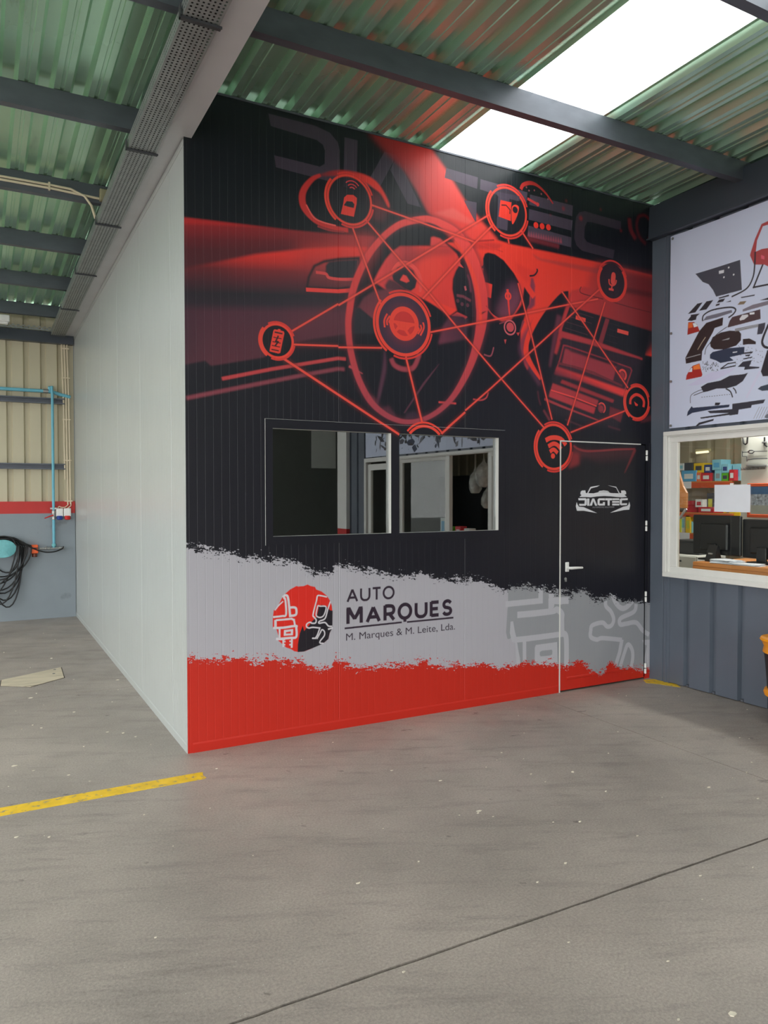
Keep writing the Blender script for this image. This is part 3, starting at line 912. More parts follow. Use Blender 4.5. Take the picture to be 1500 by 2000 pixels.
    c.line(G(1190, 605, 1170, 720, 1130, 850), 0.0400, WH, **cc)
    c.line(G(1175, 850, 1215, 720, 1245, 650, 1280, 690, 1290, 760, 1275, 860), 0.0375, WH, smooth=True, **cc)
    c.line(G(1100, 180, 1130, 260, 1180, 315, 1230, 310, 1290, 250), 0.0450, WH, smooth=True, **cc)
    c.line(G(1320, 280, 1300, 350, 1180, 410, 1175, 465, 1230, 460, 1320, 450, 1380, 520, 1440, 560), 0.0400, WH, smooth=True, **cc)
    c.poly(G(1375, 610, 1450, 605, 1450, 880, 1385, 860, 1400, 760, 1420, 660, 1390, 650), WH, **cc)
    # ---- round badge
    L1 = crop(500, 1120, 7.5)
    LR, LB, LW = (204, 40, 30), (30, 26, 34), (196, 192, 198)
    blob = L1(430, 295, 500, 235, 590, 185, 620, 192, 700, 185, 755, 162, 800, 185, 865, 198, 880, 235, 960, 265, 1040, 330, 1090, 410, 1110, 480, 1120, 580, 1115, 700, 1115, 800, 1080, 870, 1060, 960, 980, 1030, 900, 1055, 830, 1095, 720, 1140, 625, 1152, 560, 1140, 515, 1110, 440, 1085, 380, 1030, 310, 970, 335, 930, 300, 820, 245, 795, 245, 650, 260, 540, 330, 460, 380, 360)
    c.poly(blob, LR)
    c.poly(L1(610, 1152, 612, 1040, 640, 880, 685, 765, 705, 845, 740, 800, 790, 745, 830, 690, 885, 640, 905, 560, 920, 480, 960, 460, 1030, 480, 1085, 540, 1122, 545, 1118, 800, 1080, 870, 1060, 960, 980, 1030, 830, 1095, 700, 1145), LB)
    c.poly(L1(915, 480, 1010, 490, 985, 610, 910, 610), LB)
    for P_, w_ in ((L1(390, 350, 430, 320, 465, 345, 485, 480, 500, 640), .055), (L1(400, 365, 428, 380, 440, 600, 380, 625, 250, 640), .045), (L1(280, 535, 330, 470, 390, 415), .03), (L1(495, 500, 560, 498, 588, 520, 590, 590, 560, 615, 500, 622), .055),
                   (L1(305, 685, 520, 665, 555, 680, 570, 760), .045), (L1(285, 700, 285, 790), .06), (L1(250, 800, 400, 795, 580, 770, 590, 800, 588, 930, 500, 945, 340, 960), .055), (L1(345, 800, 345, 950), .045), (L1(310, 960, 410, 960), .06),
                   (L1(1040, 345, 940, 325, 900, 330, 885, 400, 835, 600, 850, 640, 880, 680, 870, 725, 820, 730, 790, 715, 745, 740, 740, 780, 775, 800, 830, 790, 935, 800), .034), (L1(935, 800, 900, 900, 870, 950, 830, 950), .034), (L1(890, 960, 940, 870, 965, 825, 1000, 850, 1000, 910, 940, 990, 940, 1020, 990, 1025), .032),
                   (L1(905, 470, 940, 480, 1025, 490, 1000, 600, 960, 640, 910, 640, 880, 600, 905, 470), .032), (L1(1090, 410, 1050, 530, 1010, 660, 930, 700, 925, 730, 1010, 720, 1060, 770, 1115, 775), .034), (L1(1065, 815, 1115, 800), .04)):
        c.line(P_, w_ * 0.28, LW, smooth=len(P_) > 4, join=len(P_) <= 4)
    c.poly(L1(410, 830, 545, 815, 540, 905, 405, 915), LW)
    c.poly(L1(438, 862, 510, 848, 510, 880, 438, 882), LR)
    for x_, y_ in ((405, 1000), (400, 1045), (500, 995), (498, 1045)):
        c.poly(L1(x_ - 12, y_ - 12, x_ + 28, y_ - 12, x_ + 28, y_ + 10, x_ - 12, y_ + 10), LW)
    c.line(L1(398, 970, 400, 1080), .011, LW)
    c.line(L1(525, 960, 522, 1090), .013, LW)
    # ---- company name, drawn stroke by stroke
    T = crop(660, 1120, 6)
    INK = (44, 32, 46)
    q = lambda *p: c.m(T(*p))
    x0, yb = q(100, 340)[0]
    x1 = q(672, 290)[0][0]
    hh = q(172, 172)[0][1] - q(172, 330)[0][1]

    def glyphs(seq, x0, yb, h, x1, w):
        tot = sum(s for _, s in seq)
        k = (x1 - x0) / tot
        x = x0
        for g, s in seq:
            cw = s * k * 0.86
            X = lambda t: x + w / 2 + t * (cw - w)
            Y = lambda t: yb + w / 2 + t * (h - w)
            ln = lambda *p, sm=False: c.line([(X(p[i]), Y(p[i + 1])) for i in range(0, len(p), 2)], w, INK, metric=True, smooth=sm, join=not sm)
            bl = lambda *p: c.line([(X(p[i]), Y(p[i + 1])) for i in range(0, len(p), 2)], w, INK, metric=True)
            if g == 'A':
                bl(0, -.06, .5, 1.0), bl(.5, 1.0, 1, -.06), bl(.2, .28, .8, .28)
            elif g == 'U':
                ln(0, 1.05, 0, .35, .1, .12, .3, 0, .5, -.02, .7, 0, .9, .12, 1, .35, 1, 1.05, sm=True)
            elif g == 'T':
                bl(-.06, 1, 1.06, 1), bl(.5, 1, .5, -.06)
            elif g in 'OQ':
                th = np.linspace(0, 2 * math.pi, 40, endpoint=False)
                c.line([(X(.5 + .5 * math.cos(t)), Y(.5 + .52 * math.sin(t))) for t in th], w, INK, metric=True, closed=True)
                if g == 'Q':
                    bl(.5, -.02, .5, -.3)
            elif g == 'M':
                bl(0, -.06, 0, 1.06), bl(1, -.06, 1, 1.06), bl(0, 1, .5, .3), bl(1, 1, .5, .3)
                c.poly([(X(0) - w / 2, Y(1) + w / 2), (X(0) + w * .7, Y(1) + w / 2), (X(.5) + w / 2, Y(.22)), (X(.5) - w / 2, Y(.22))], INK, metric=True)
                c.poly([(X(1) + w / 2, Y(1) + w / 2), (X(1) - w * .7, Y(1) + w / 2), (X(.5) - w / 2, Y(.22)), (X(.5) + w / 2, Y(.22))], INK, metric=True)
            elif g == 'R':
                bl(0, -.06, 0, 1.06), ln(0, 1, .5, 1, .85, .93, .98, .7, .85, .47, .5, .4, 0, .4, sm=True), bl(.5, .4, 1, -.06)
            elif g == 'E':
                bl(0, -.06, 0, 1.06), bl(0, 1, 1, 1), bl(0, .5, .9, .5), bl(0, 0, 1, 0)
            elif g == 'S':
                ln(.95, .85, .75, .98, .5, 1.02, .2, .95, .07, .75, .2, .56, .5, .5, .82, .42, .95, .22, .8, .04, .5, -.02, .2, .02, .02, .16, sm=True)
            x += s * k
    glyphs([('A', 1.0), ('U', .9), ('T', .8), ('O', 1.08)], x0, yb, hh, x1 + 0.01, 0.0155)
    x0, yb = q(98, 605)[0]
    x1 = q(1350, 470)[0][0]
    hh = q(100, 400)[0][1] - yb
    glyphs([('M', 1.1), ('A', 1.05), ('R', .85), ('Q', 1.05), ('U', .95), ('E', .78), ('S', .82)], x0, yb, hh, x1 + 0.01, 0.0255)
    c.line(T(78, 645, 748, 573), 0.0125, INK)
    c.line(T(808, 570, 1352, 518), 0.0125, INK)
    xa, ya = q(95, 788)[0]
    xb = q(1370, 650)[0][0]
    c.text('M. Marques & M. Leite, Lda.', xa, ya, q(95, 705)[0][1] - ya, xb - xa, INK)
    # ---- red base over everything
    A_ = c.a[y0:y1]
    A_ *= (1 - low)[..., None]
    A_ += low[..., None] * c.alb(BRED)
    # ---- white emblem on the door
    S = crop(1110, 930, 11.54)
    SW = (205, 206, 212)
    c.poly(S(240, 470, 290, 430, 262, 405, 270, 350, 300, 325, 375, 322, 385, 380, 415, 385, 485, 250, 520, 238, 700, 208, 640, 240, 505, 275, 440, 385, 560, 388, 680, 362, 790, 358, 900, 362, 950, 382, 1130, 388, 1070, 268, 1040, 255, 880, 208, 1070, 240, 1150, 385, 1185, 380, 1180, 325, 1260, 322, 1290, 350, 1296, 405, 1255, 420, 1312, 468, 1200, 478, 1080, 470, 950, 455, 800, 448, 640, 458, 500, 478, 400, 472), SW)
    c.poly(S(665, 358, 690, 335, 790, 322, 880, 335, 912, 355, 790, 350), SW)
    c.poly(S(180, 585, 200, 640, 230, 690, 340, 700, 430, 740, 640, 832, 560, 820, 340, 780, 185, 780, 160, 680), SW)
    c.poly(S(1365, 575, 1385, 660, 1365, 755, 1240, 765, 1050, 805, 935, 825, 1120, 740, 1230, 690, 1320, 670, 1345, 640), SW)
    for P_ in (S(215, 498, 380, 498, 408, 520, 405, 640, 380, 668, 240, 668, 232, 625, 355, 625, 362, 545, 222, 545), S(415, 505, 465, 505, 465, 668, 415, 668), S(470, 665, 530, 505, 575, 505, 645, 665, 595, 665, 552, 560, 525, 665),
               S(650, 530, 680, 500, 815, 500, 815, 545, 700, 545, 695, 620, 770, 620, 770, 585, 818, 585, 815, 660, 680, 662, 650, 640), S(822, 500, 975, 500, 975, 545, 925, 545, 922, 662, 878, 662, 875, 545, 822, 545),
               S(980, 500, 1140, 500, 1140, 540, 980, 540), S(980, 560, 1140, 560, 1140, 600, 980, 600), S(980, 620, 1140, 620, 1140, 660, 980, 660), S(1150, 525, 1175, 500, 1330, 498, 1328, 540, 1200, 545, 1196, 615, 1318, 612, 1312, 652, 1175, 658, 1150, 635)):
        c.poly(P_, SW)
    a_, b_ = c.m(S(535, 718, 1025, 716))
    c.text('AUTOMOTIVE SOLUTIONS', a_[0], a_[1], 0.011, b_[0] - a_[0], (150, 150, 158))
    return c.image('front_wall_print')


def paint_banner():
    wm, hm = -0.20 - BAN_Y0, 1.60
    c = Canvas(wm, hm, 330, banner_plane, (186, 194, 216))
    V, U = crop(1310, 380, 7.895), crop(1310, 600, 7.895)
    BK, BR, BL = (40, 38, 46), (46, 34, 36), (40, 50, 72)
    P = c.poly
    P(V(370, 1230, 1065, 1015, 1090, 1480, 690, 1582, 640, 1480, 570, 1390, 480, 1355), (66, 68, 80))
    P(V(730, 1185, 812, 1168, 808, 1215, 732, 1232), (200, 202, 210))
    for q in ((885, 1133), (963, 1243), (810, 1283)):
        c.disc(V(*q)[0], V(q[0], q[1] - 14)[0], (214, 216, 222))
    P(V(1225, 920, 1300, 690, 1400, 465, 1520, 410, 1520, 470, 1420, 500, 1330, 720, 1310, 890, 1400, 850, 1520, 830, 1520, 1130, 1440, 1090, 1280, 1090, 1220, 950), (160, 62, 66))
    P(V(1390, 940, 1440, 960, 1440, 1010, 1390, 1000), (206, 90, 110))
    c.line(V(1300, 890, 1290, 1100, 1260, 1290, 1160, 1460, 930, 1585), 0.012, BK, smooth=True)
    c.line(V(1410, 1100, 1270, 1440, 1520, 1390), 0.013, BK, join=True)
    for q in ((255, 1850, 400, 1690, 480, 1670, 370, 1825), (425, 1800, 540, 1655, 645, 1635, 540, 1780), (725, 1600, 890, 1550, 890, 1575, 740, 1615), (735, 1630, 830, 1610, 800, 1660, 700, 1680), (690, 1700, 750, 1685, 740, 1715, 680, 1730), (835, 1670, 920, 1640, 920, 1660), (1070, 1590, 1290, 1550, 1280, 1570, 1080, 1605), (1360, 1640, 1520, 1590, 1520, 1630, 1370, 1640)):
        P(V(*q), BK)
    P(V(1020, 1710, 1060, 1660, 1160, 1650, 1120, 1700), (120, 104, 84))
    P(V(1100, 1780, 1250, 1710, 1520, 1640, 1520, 1700, 1100, 1815), (116, 110, 122))
    for q, col in (((250, 215, 300, 150, 300, 125, 440, 105, 390, 150, 380, 200, 310, 220), BK), ((470, 240, 540, 150, 930, 50, 940, 90, 700, 170, 500, 215), (104, 104, 118)), ((865, 320, 900, 220, 940, 160, 1370, 40, 1375, 190, 880, 320), (70, 52, 56)),
                   ((540, 250, 800, 165, 790, 290, 670, 330, 640, 400, 480, 690, 470, 830, 230, 880, 220, 790, 430, 380), BR), ((600, 560, 640, 470, 760, 400, 900, 370, 1040, 375, 1075, 420, 1070, 520, 1000, 600, 820, 660, 660, 660, 610, 620), BR),
                   ((600, 740, 640, 700, 880, 640, 1125, 620, 1120, 730, 900, 780, 960, 830, 760, 870, 690, 830, 600, 800), BL), ((1320, 430, 1340, 270, 1450, 245, 1440, 330, 1400, 420), (58, 58, 70)), ((1100, 590, 1100, 500, 1200, 490, 1300, 540, 1300, 580, 1180, 580), BR),
                   ((1020, 930, 1100, 850, 1240, 825, 1200, 920, 1360, 930, 1350, 950, 1120, 975, 1130, 930), (44, 46, 58)), ((1480, 670, 1520, 670, 1520, 1070, 1410, 1075, 1380, 1000, 1430, 830), BK), ((250, 1220, 620, 1010, 980, 950, 900, 1020, 700, 1120, 420, 1210), (186, 186, 214)),
                   ((460, 1240, 560, 1180, 760, 1140, 900, 1065, 1040, 1050, 1120, 1040, 1180, 1020, 1100, 1150, 1000, 1220, 860, 1260, 700, 1265, 560, 1310, 500, 1320), (42, 42, 52)), ((245, 1690, 260, 1620, 320, 1535, 340, 1560, 900, 1510, 890, 1550, 620, 1585, 330, 1640), BL),
                   ((560, 1610, 940, 1580, 940, 1500, 1450, 1430, 1420, 1490, 1240, 1520, 1230, 1560, 1040, 1590, 1030, 1660, 900, 1680, 880, 1640, 600, 1645), (48, 48, 58)), ((450, 1710, 900, 1640, 900, 1670, 460, 1730), BK), ((380, 1840, 430, 1790, 580, 1750, 660, 1730, 650, 1760, 450, 1820, 390, 1850), BK),
                   ((1330, 1270, 1380, 1230, 1520, 1190, 1520, 1290, 1400, 1300), (52, 62, 76)), ((1140, 1410, 1340, 1000, 1380, 960, 1370, 1040, 1170, 1410), (190, 190, 214)), ((1100, 710, 1260, 690, 1240, 720, 1120, 730), BK), ((1140, 745, 1220, 735, 1200, 765, 1140, 765), BK), ((1100, 800, 1250, 770, 1240, 790, 1110, 815), BK),
                   ((1440, 1690, 1500, 1640, 1520, 1640, 1520, 1730, 1450, 1720), (100, 104, 116)), ((680, 1480, 760, 1480, 740, 1520, 670, 1525), BK)):
        P(U(*q), col)
    for q, col in (((262, 240, 350, 235, 400, 280, 440, 380, 250, 435), (150, 40, 34)), ((265, 250, 325, 245, 330, 320, 262, 335), (206, 96, 44)), ((330, 255, 370, 252, 410, 300, 350, 320), (206, 214, 226)),
                   ((230, 1130, 240, 1060, 300, 950, 340, 910, 440, 875, 485, 1050, 470, 1080), (158, 40, 34)), ((340, 920, 435, 885, 455, 960, 345, 975), (222, 116, 50)), ((270, 1010, 310, 945, 330, 945, 325, 1005), (196, 206, 220))):
        P(U(*q), col)
    P(U(1050, 190, 1090, 130, 1180, 120, 1185, 150, 1120, 200, 1060, 215), (200, 200, 206))
    P(U(1205, 95, 1280, 85, 1280, 115, 1210, 125), (206, 208, 214))
    P(U(780, 520, 900, 480, 890, 505, 790, 522), (150, 150, 156))
    P(U(945, 700, 1015, 690, 1010, 705, 945, 715), (200, 204, 214))
    c.line(U(410, 665, 470, 560, 530, 470), 0.006, (170, 160, 140))
    c.line(U(230, 795, 455, 735), 0.006, (150, 150, 156))
    c.line(U(480, 220, 500, 130, 640, 50, 900, 10, 990, 40, 960, 110, 880, 170), 0.012, BK, smooth=True)
    c.line(U(860, 310, 700, 430, 600, 560, 540, 640, 520, 740), 0.006, BK, smooth=True)
    c.line(U(1500, 270, 1420, 460, 1400, 560, 1440, 620, 1520, 640), 0.018, BK, smooth=True)
    c.line(U(760, 960, 870, 880, 990, 860, 990, 910, 760, 960), 0.01, BK)
    c.line(U(300, 1490, 310, 1370, 420, 1300, 500, 1280), 0.005, BK, smooth=True)
    c.line(U(350, 1370, 480, 1320, 640, 1270), 0.006, BK, smooth=True)
    c.line(U(840, 1265, 910, 1310, 945, 1400), 0.01, BK, smooth=True)
    c.line(U(950, 1250, 985, 1290, 1000, 1340), 0.009, BK, smooth=True)
    for i in range(12):
        P(U(470 + i * 38, 1395 - i * 4, 490 + i * 38, 1392 - i * 4, 490 + i * 38, 1400 - i * 4, 470 + i * 38, 1403 - i * 4), BK)
    for i in range(5):
        c.line(U(1270 + i * 40, 1730, 1360 + i * 40, 1545), 0.003, (120, 116, 112))
    for i in range(6):
        c.line(U(980, 345 + i * 8, 1340, 270 + i * 8), 0.003, (110, 106, 104))
    rs = random.Random(3)
    for i in range(60):
        x, y = rs.uniform(480, 720), rs.uniform(850, 1000)
        P(U(x, y, x + 8, y - rs.uniform(4, 26), x + 14, y + 6), BK)
    for i in range(60):
        x, y = rs.uniform(1000, 1500), rs.uniform(560, 900)
        P(U(x, y, x + 10, y - 8, x + 12, y + 8), BK)
    # the run of the banner beyond the picture's edge carries on with the same kind of parts
    for i in range(520):
        u, v = rs.uniform(1.0, wm - 0.06), rs.uniform(0.05, 1.12)
        s = rs.choice((0.012, 0.02, 0.03, 0.04, 0.06, 0.09, 0.14))
        if v > 0.85:
            s = min(s, 0.08)
        n, a0, el = rs.randint(4, 8), rs.uniform(0, 6.28), rs.uniform(0.15, 0.8)
        pts = []
        for k in range(n):
            an = 2 * math.pi * k / n
            r = s * rs.uniform(0.6, 1.1)
            x, y = r * math.cos(an), r * el * math.sin(an)
            pts.append((u + x * math.cos(a0) - y * math.sin(a0), v + x * math.sin(a0) + y * math.cos(a0)))
        P(pts, rs.choice((BK, BK, BR, BL, (66, 66, 76), (104, 104, 112))), metric=True, smooth=n > 5 and False)
    for i in range(10):
        u, v, r = rs.uniform(1.2, wm - .2), rs.uniform(.15, .95), rs.uniform(.06, .13)
        th = np.linspace(0, 2 * math.pi, 30, endpoint=False)
        c.line([(u + r * math.cos(t), v + r * .8 * math.sin(t)) for t in th], 0.03, BK, metric=True, closed=True)
    c.line([(1.12, 1.0), (1.2, 1.34), (1.42, 1.46), (1.85, 1.47)], 0.05, (160, 62, 66), metric=True, join=True)
    P([(1.12, 0.98), (1.9, 1.02), (1.88, 1.24), (1.16, 1.2)], (160, 62, 66), metric=True)
    P([(3.2, 0.95), (3.9, 0.98), (3.8, 1.4), (3.3, 1.4)], (66, 68, 80), metric=True)
    return c.image('parts_banner_print')
# ------------------------------------------------------------------ materials
def film_mat(name, img):
    m_, nt, b = principled(name)
    N, L = nt.nodes, nt.links
    uv = N.new('ShaderNodeUVMap')
    tx = N.new('ShaderNodeTexImage')
    tx.image = img
    tx.extension = 'EXTEND'
    L.new(uv.outputs['UV'], tx.inputs['Vector'])
    L.new(tx.outputs['Color'], b.inputs['Base Color'])
    return m_, nt, b


M = {}
mural_img = paint_mural()
M['film'], _nt, _b = film_mat('printed_wall_film', mural_img)
_b.inputs['Roughness'].default_value = 0.40
_b.inputs['Specular IOR Level'].default_value = 0.40
M['banner'], _nt, _b = film_mat('printed_banner_cloth', paint_banner())
_b.inputs['Roughness'].default_value = 0.55


def glass_mat(name, tint, refl, rough=0.0):
    m_ = bpy.data.materials.new(name)
    m_.use_nodes = True
    N, L = m_.node_tree.nodes, m_.node_tree.links
    for n in list(N):
        N.remove(n)
    out = N.new('ShaderNodeOutputMaterial')
    tr, gl, mx, lw, mr = N.new('ShaderNodeBsdfTransparent'), N.new('ShaderNodeBsdfGlossy'), N.new('ShaderNodeMixShader'), N.new('ShaderNodeLayerWeight'), N.new('ShaderNodeMapRange')
    tr.inputs['Color'].default_value = (*tint, 1)
    gl.inputs['Roughness'].default_value = rough
    lw.inputs['Blend'].default_value = 0.35
    mr.inputs['To Min'].default_value = refl
    mr.inputs['To Max'].default_value = min(1.0, refl + (0.6 if refl > 0.1 else 0.1))
    L.new(lw.outputs['Fresnel'], mr.inputs['Value'])
    L.new(mr.outputs['Result'], mx.inputs['Fac'])
    L.new(tr.outputs['BSDF'], mx.inputs[1])
    L.new(gl.outputs['BSDF'], mx.inputs[2])
    L.new(mx.outputs['Shader'], out.inputs['Surface'])
    return m_


def skylight_mat():
    m_ = bpy.data.materials.new('translucent_roof_sheet')
    m_.use_nodes = True
    N, L = m_.node_tree.nodes, m_.node_tree.links
    for n in list(N):
        N.remove(n)
    out = N.new('ShaderNodeOutputMaterial')
    tr, tl, mx = N.new('ShaderNodeBsdfTransparent'), N.new('ShaderNodeBsdfTranslucent'), N.new('ShaderNodeMixShader')
    tr.inputs['Color'].default_value = (0.80, 0.82, 0.82, 1)
    tl.inputs['Color'].default_value = (0.85, 0.87, 0.86, 1)
    mx.inputs['Fac'].default_value = 0.45
    L.new(tr.outputs['BSDF'], mx.inputs[1])
    L.new(tl.outputs['BSDF'], mx.inputs[2])
    L.new(mx.outputs['Shader'], out.inputs['Surface'])
    return m_


def concrete_mat():
    m_, nt, b = principled('worn_concrete')
    N, L = nt.nodes, nt.links
    tc = N.new('ShaderNodeTexCoord')

    def noise(scale, detail, rough=0.6, stretch=(1, 1, 1), turn=0.0):
        rt = N.new('ShaderNodeMapping')
        rt.inputs['Rotation'].default_value = (0, 0, turn)
        mp = N.new('ShaderNodeMapping')
        mp.inputs['Scale'].default_value = stretch
        L.new(tc.outputs['Object'], rt.inputs['Vector'])
        L.new(rt.outputs['Vector'], mp.inputs['Vector'])
        n = N.new('ShaderNodeTexNoise')
        n.inputs['Scale'].default_value = scale
        n.inputs['Detail'].default_value = detail
        n.inputs['Roughness'].default_value = rough
        L.new(mp.outputs['Vector'], n.inputs['Vector'])
        return n.outputs['Fac']

    def ramp(src, p0, p1, c0, c1):
        r = N.new('ShaderNodeValToRGB')
        r.color_ramp.elements[0].position, r.color_ramp.elements[1].position = p0, p1
        r.color_ramp.elements[0].color, r.color_ramp.elements[1].color = (*c0, 1), (*c1, 1)
        L.new(src, r.inputs['Fac'])
        return r.outputs['Color']

    def mix(fac, a, bb, mode='MIX'):
        x = N.new('ShaderNodeMixRGB')
        x.blend_type = mode
        if isinstance(fac, float):
            x.inputs['Fac'].default_value = fac
        else:
            L.new(fac, x.inputs['Fac'])
        for sock, v in (('Color1', a), ('Color2', bb)):
            if isinstance(v, tuple):
                x.inputs[sock].default_value = (*v, 1)
            else:
                L.new(v, x.inputs[sock])
        return x.outputs['Color']
    base = ramp(noise(0.9, 7), 0.30, 0.72, (0.275, 0.245, 0.224), (0.425, 0.374, 0.337))
    grain = ramp(noise(95, 5, 0.8), 0.32, 0.70, (0.62, 0.62, 0.62), (1.34, 1.32, 1.28))
    col = mix(0.8, base, grain, 'MULTIPLY')
    streak = ramp(noise(5.0, 7, 0.7, (0.3, 1.9, 1), 0.42), 0.52, 0.72, (1, 1, 1), (0.62, 0.62, 0.64))
    col = mix(0.75, col, streak, 'MULTIPLY')
    tyre = ramp(noise(2.6, 9, 0.78, (0.4, 2.4, 1), 0.40), 0.57, 0.70, (1, 1, 1), (0.50, 0.50, 0.52))
    col = mix(0.7, col, tyre, 'MULTIPLY')
    spots = ramp(noise(7.5, 4, 0.55, (0.8, 1.3, 1), 0.4), 0.69, 0.72, (1, 1, 1), (0.42, 0.42, 0.42))
    col = mix(0.8, col, spots, 'MULTIPLY')
    vo = N.new('ShaderNodeTexVoronoi')
    vo.inputs['Scale'].default_value = 42
    L.new(tc.outputs['Object'], vo.inputs['Vector'])
    sel = ramp(vo.outputs['Distance'], 0.05, 0.09, (1, 1, 1), (0, 0, 0))
    keep = ramp(noise(11, 2), 0.52, 0.60, (0, 0, 0), (1, 1, 1))
    chip = mix(1.0, sel, keep, 'MULTIPLY')
    col = mix(chip, col, (0.55, 0.54, 0.50))
    L.new(col, b.inputs['Base Color'])
    rg = ramp(noise(3.0, 5), 0.3, 0.75, (0.36, 0.36, 0.36), (0.62, 0.62, 0.62))
    L.new(rg, b.inputs['Roughness'])
    b.inputs['Specular IOR Level'].default_value = 0.5
    bp = N.new('ShaderNodeBump')
    bp.inputs['Strength'].default_value = 0.25
    bp.inputs['Distance'].default_value = 0.003
    L.new(noise(160, 3), bp.inputs['Height'])
    L.new(bp.outputs['Normal'], b.inputs['Normal'])
    return m_


def yellow_mat():
    m_ = mat('worn_yellow_paint', (232, 190, 40), 0.55, var=0.12, scale=14, dirt=((150, 140, 112), 26, 0.56))
    return m_


M['glass_booth'] = glass_mat('dark_office_glass', (0.62, 0.66, 0.66), 0.24)
M['glass'] = glass_mat('clear_office_glass', (0.95, 0.97, 0.96), 0.02)
M['sky_sheet'] = skylight_mat()
M['concrete'] = concrete_mat()
M['joint'] = mat('joint_filler', (52, 46, 40), 0.9)
M['yellow'] = yellow_mat()
M['panel_white'] = mat('white_coated_panel', (180, 185, 184), 0.33, var=0.015, scale=2, bump=0.0)
M['reveal'] = mat('white_aluminium', (226, 226, 222), 0.4, var=0.02)
M['roof'] = mat('green_roof_steel', (198, 236, 208), 0.26, metal=0.72, var=0.06, scale=5, stretch=(1, 0.25, 1), dirt=((110, 128, 112), 3.5, 0.66))
M['galv'] = mat('galvanised_steel', (94, 99, 108), 0.45, metal=0.3, var=0.12, scale=12, stretch=(0.4, 1, 1))
M['tray'] = mat('galvanised_tray', (150, 154, 154), 0.45, metal=0.45, var=0.12, scale=14)
M['beam_white'] = mat('white_beam_paint', (196, 196, 200), 0.4, var=0.05, scale=3, dirt=((150, 140, 128), 5, 0.68))
M['anthracite'] = mat('anthracite_sheet', (92, 100, 112), 0.36, var=0.05, scale=3, spec=0.45)
M['anthracite_dark'] = mat('anthracite_beam', (62, 68, 78), 0.4, var=0.05, scale=3)
M['beige'] = mat('beige_wall_sheet', (196, 188, 162), 0.45, var=0.05, scale=3, stretch=(1, 1, 0.3))
M['plinth'] = mat('grey_painted_plinth', (136, 146, 154), 0.5, var=0.06, scale=2.5, bump=0.06, dirt=((100, 104, 104), 3, 0.66))
M['red_band'] = mat('red_painted_band', (190, 40, 36), 0.45, var=0.05)
M['cream'] = mat('cream_plastic_conduit', (222, 208, 182), 0.5, var=0.04)
M['teal'] = mat('teal_paint', (112, 184, 190), 0.45, var=0.10, scale=30)
M['pipe_blue'] = mat('blue_pipe', (110, 184, 206), 0.4, var=0.06)
M['black_rubber'] = mat('black_rubber', (24, 24, 26), 0.5, var=0.1)
M['black_plastic'] = mat('black_plastic', (26, 28, 31), 0.35, var=0.08)
M['dark_grey'] = mat('dark_grey', (66, 68, 72), 0.5)
M['orange'] = mat('orange_plastic', (238, 96, 34), 0.4, var=0.05)
M['amber'] = mat('amber_plastic', (246, 158, 28), 0.4, var=0.05)
M['wood'] = mat('orange_beech', (206, 134, 72), 0.45, var=0.10, scale=5, stretch=(1, 0.2, 4))
M['white_plastic'] = mat('white_plastic', (236, 236, 234), 0.35, var=0.02)
M['paper'] = mat('paper', (226, 230, 238), 0.7, var=0.02)
M['blue'] = mat('blue_paint', (28, 58, 140), 0.4)
M['red'] = mat('red_plastic', (196, 36, 36), 0.4)
M['shelf_orange'] = mat('orange_shelf_beam', (206, 84, 40), 0.45)
M['shelf_blue'] = mat('blue_shelf_post', (34, 46, 110), 0.45)
M['office_wall'] = mat('office_inner_wall', (214, 214, 208), 0.7, var=0.03)
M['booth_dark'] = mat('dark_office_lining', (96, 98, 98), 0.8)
M['hall'] = mat('hall_grey', (112, 114, 110), 0.7, var=0.06)
M['steel'] = mat('brushed_steel', (190, 192, 196), 0.3, metal=0.9)
M['brass'] = mat('worn_chrome_fittings', (170, 172, 170), 0.35, metal=0.7)
M['plate'] = mat('worn_cream_plate', (196, 184, 162), 0.6, var=0.15, scale=6, stretch=(0.6, 2.4, 1), dirt=((120, 108, 92), 4, 0.58))
M['leaf'] = mat('chips', (222, 214, 196), 0.7, var=0.2, scale=20)
M['red_stripe'] = mat('red_carton', (206, 44, 56), 0.5, var=0.1, scale=30)
for k, c in dict(c_white=(226, 232, 234), c_cyan=(140, 206, 226), c_blue=(96, 176, 224), c_yellow=(238, 200, 30), c_dark=(70, 72, 82), c_navy=(52, 76, 140), c_orange=(240, 118, 72), c_green=(96, 186, 40), c_grey=(150, 154, 162), c_lime=(200, 206, 70), c_red=(190, 30, 46)).items():
    M[k] = mat('carton_' + k[2:], c, 0.5, var=0.05, scale=20)


def spot(px, py, axis, val):
    """the point on the plane axis = val behind a pixel of the photograph (used once, to measure real positions)"""
    d = AX_F + AX_R * (px - 750) / F_PX - AX_U * (py - 1000) / F_PX
    t = (val - CAM[axis]) / d[axis]
    return CAM + t * d


uv_front = lambda p: (p[0] / W, p[2] / H)

# ------------------------------------------------------------------ floor: slabs with open joints
floor = empty('floor')
tag(floor, 'worn grey concrete workshop floor with saw-cut joints', 'floor', kind='structure')
MB().box(HALL_L - 1, HALL_R + 1, HALL_REAR - 0.5, 7, -0.16, -0.025).build('bedding', M['joint'], floor)
xb = [HALL_L - 1, -5.8, -1.52, 2.745, 7.0, HALL_R + 1]
yb = [HALL_REAR - 0.5, -6.7, -2.435, 1.85, 7.0]
rng = random.Random(11)


def jag(a, b, n, amp):
    return [(a + (b - a) * i / n, rng.uniform(-amp, amp) if 0 < i < n else 0.0) for i in range(n + 1)]


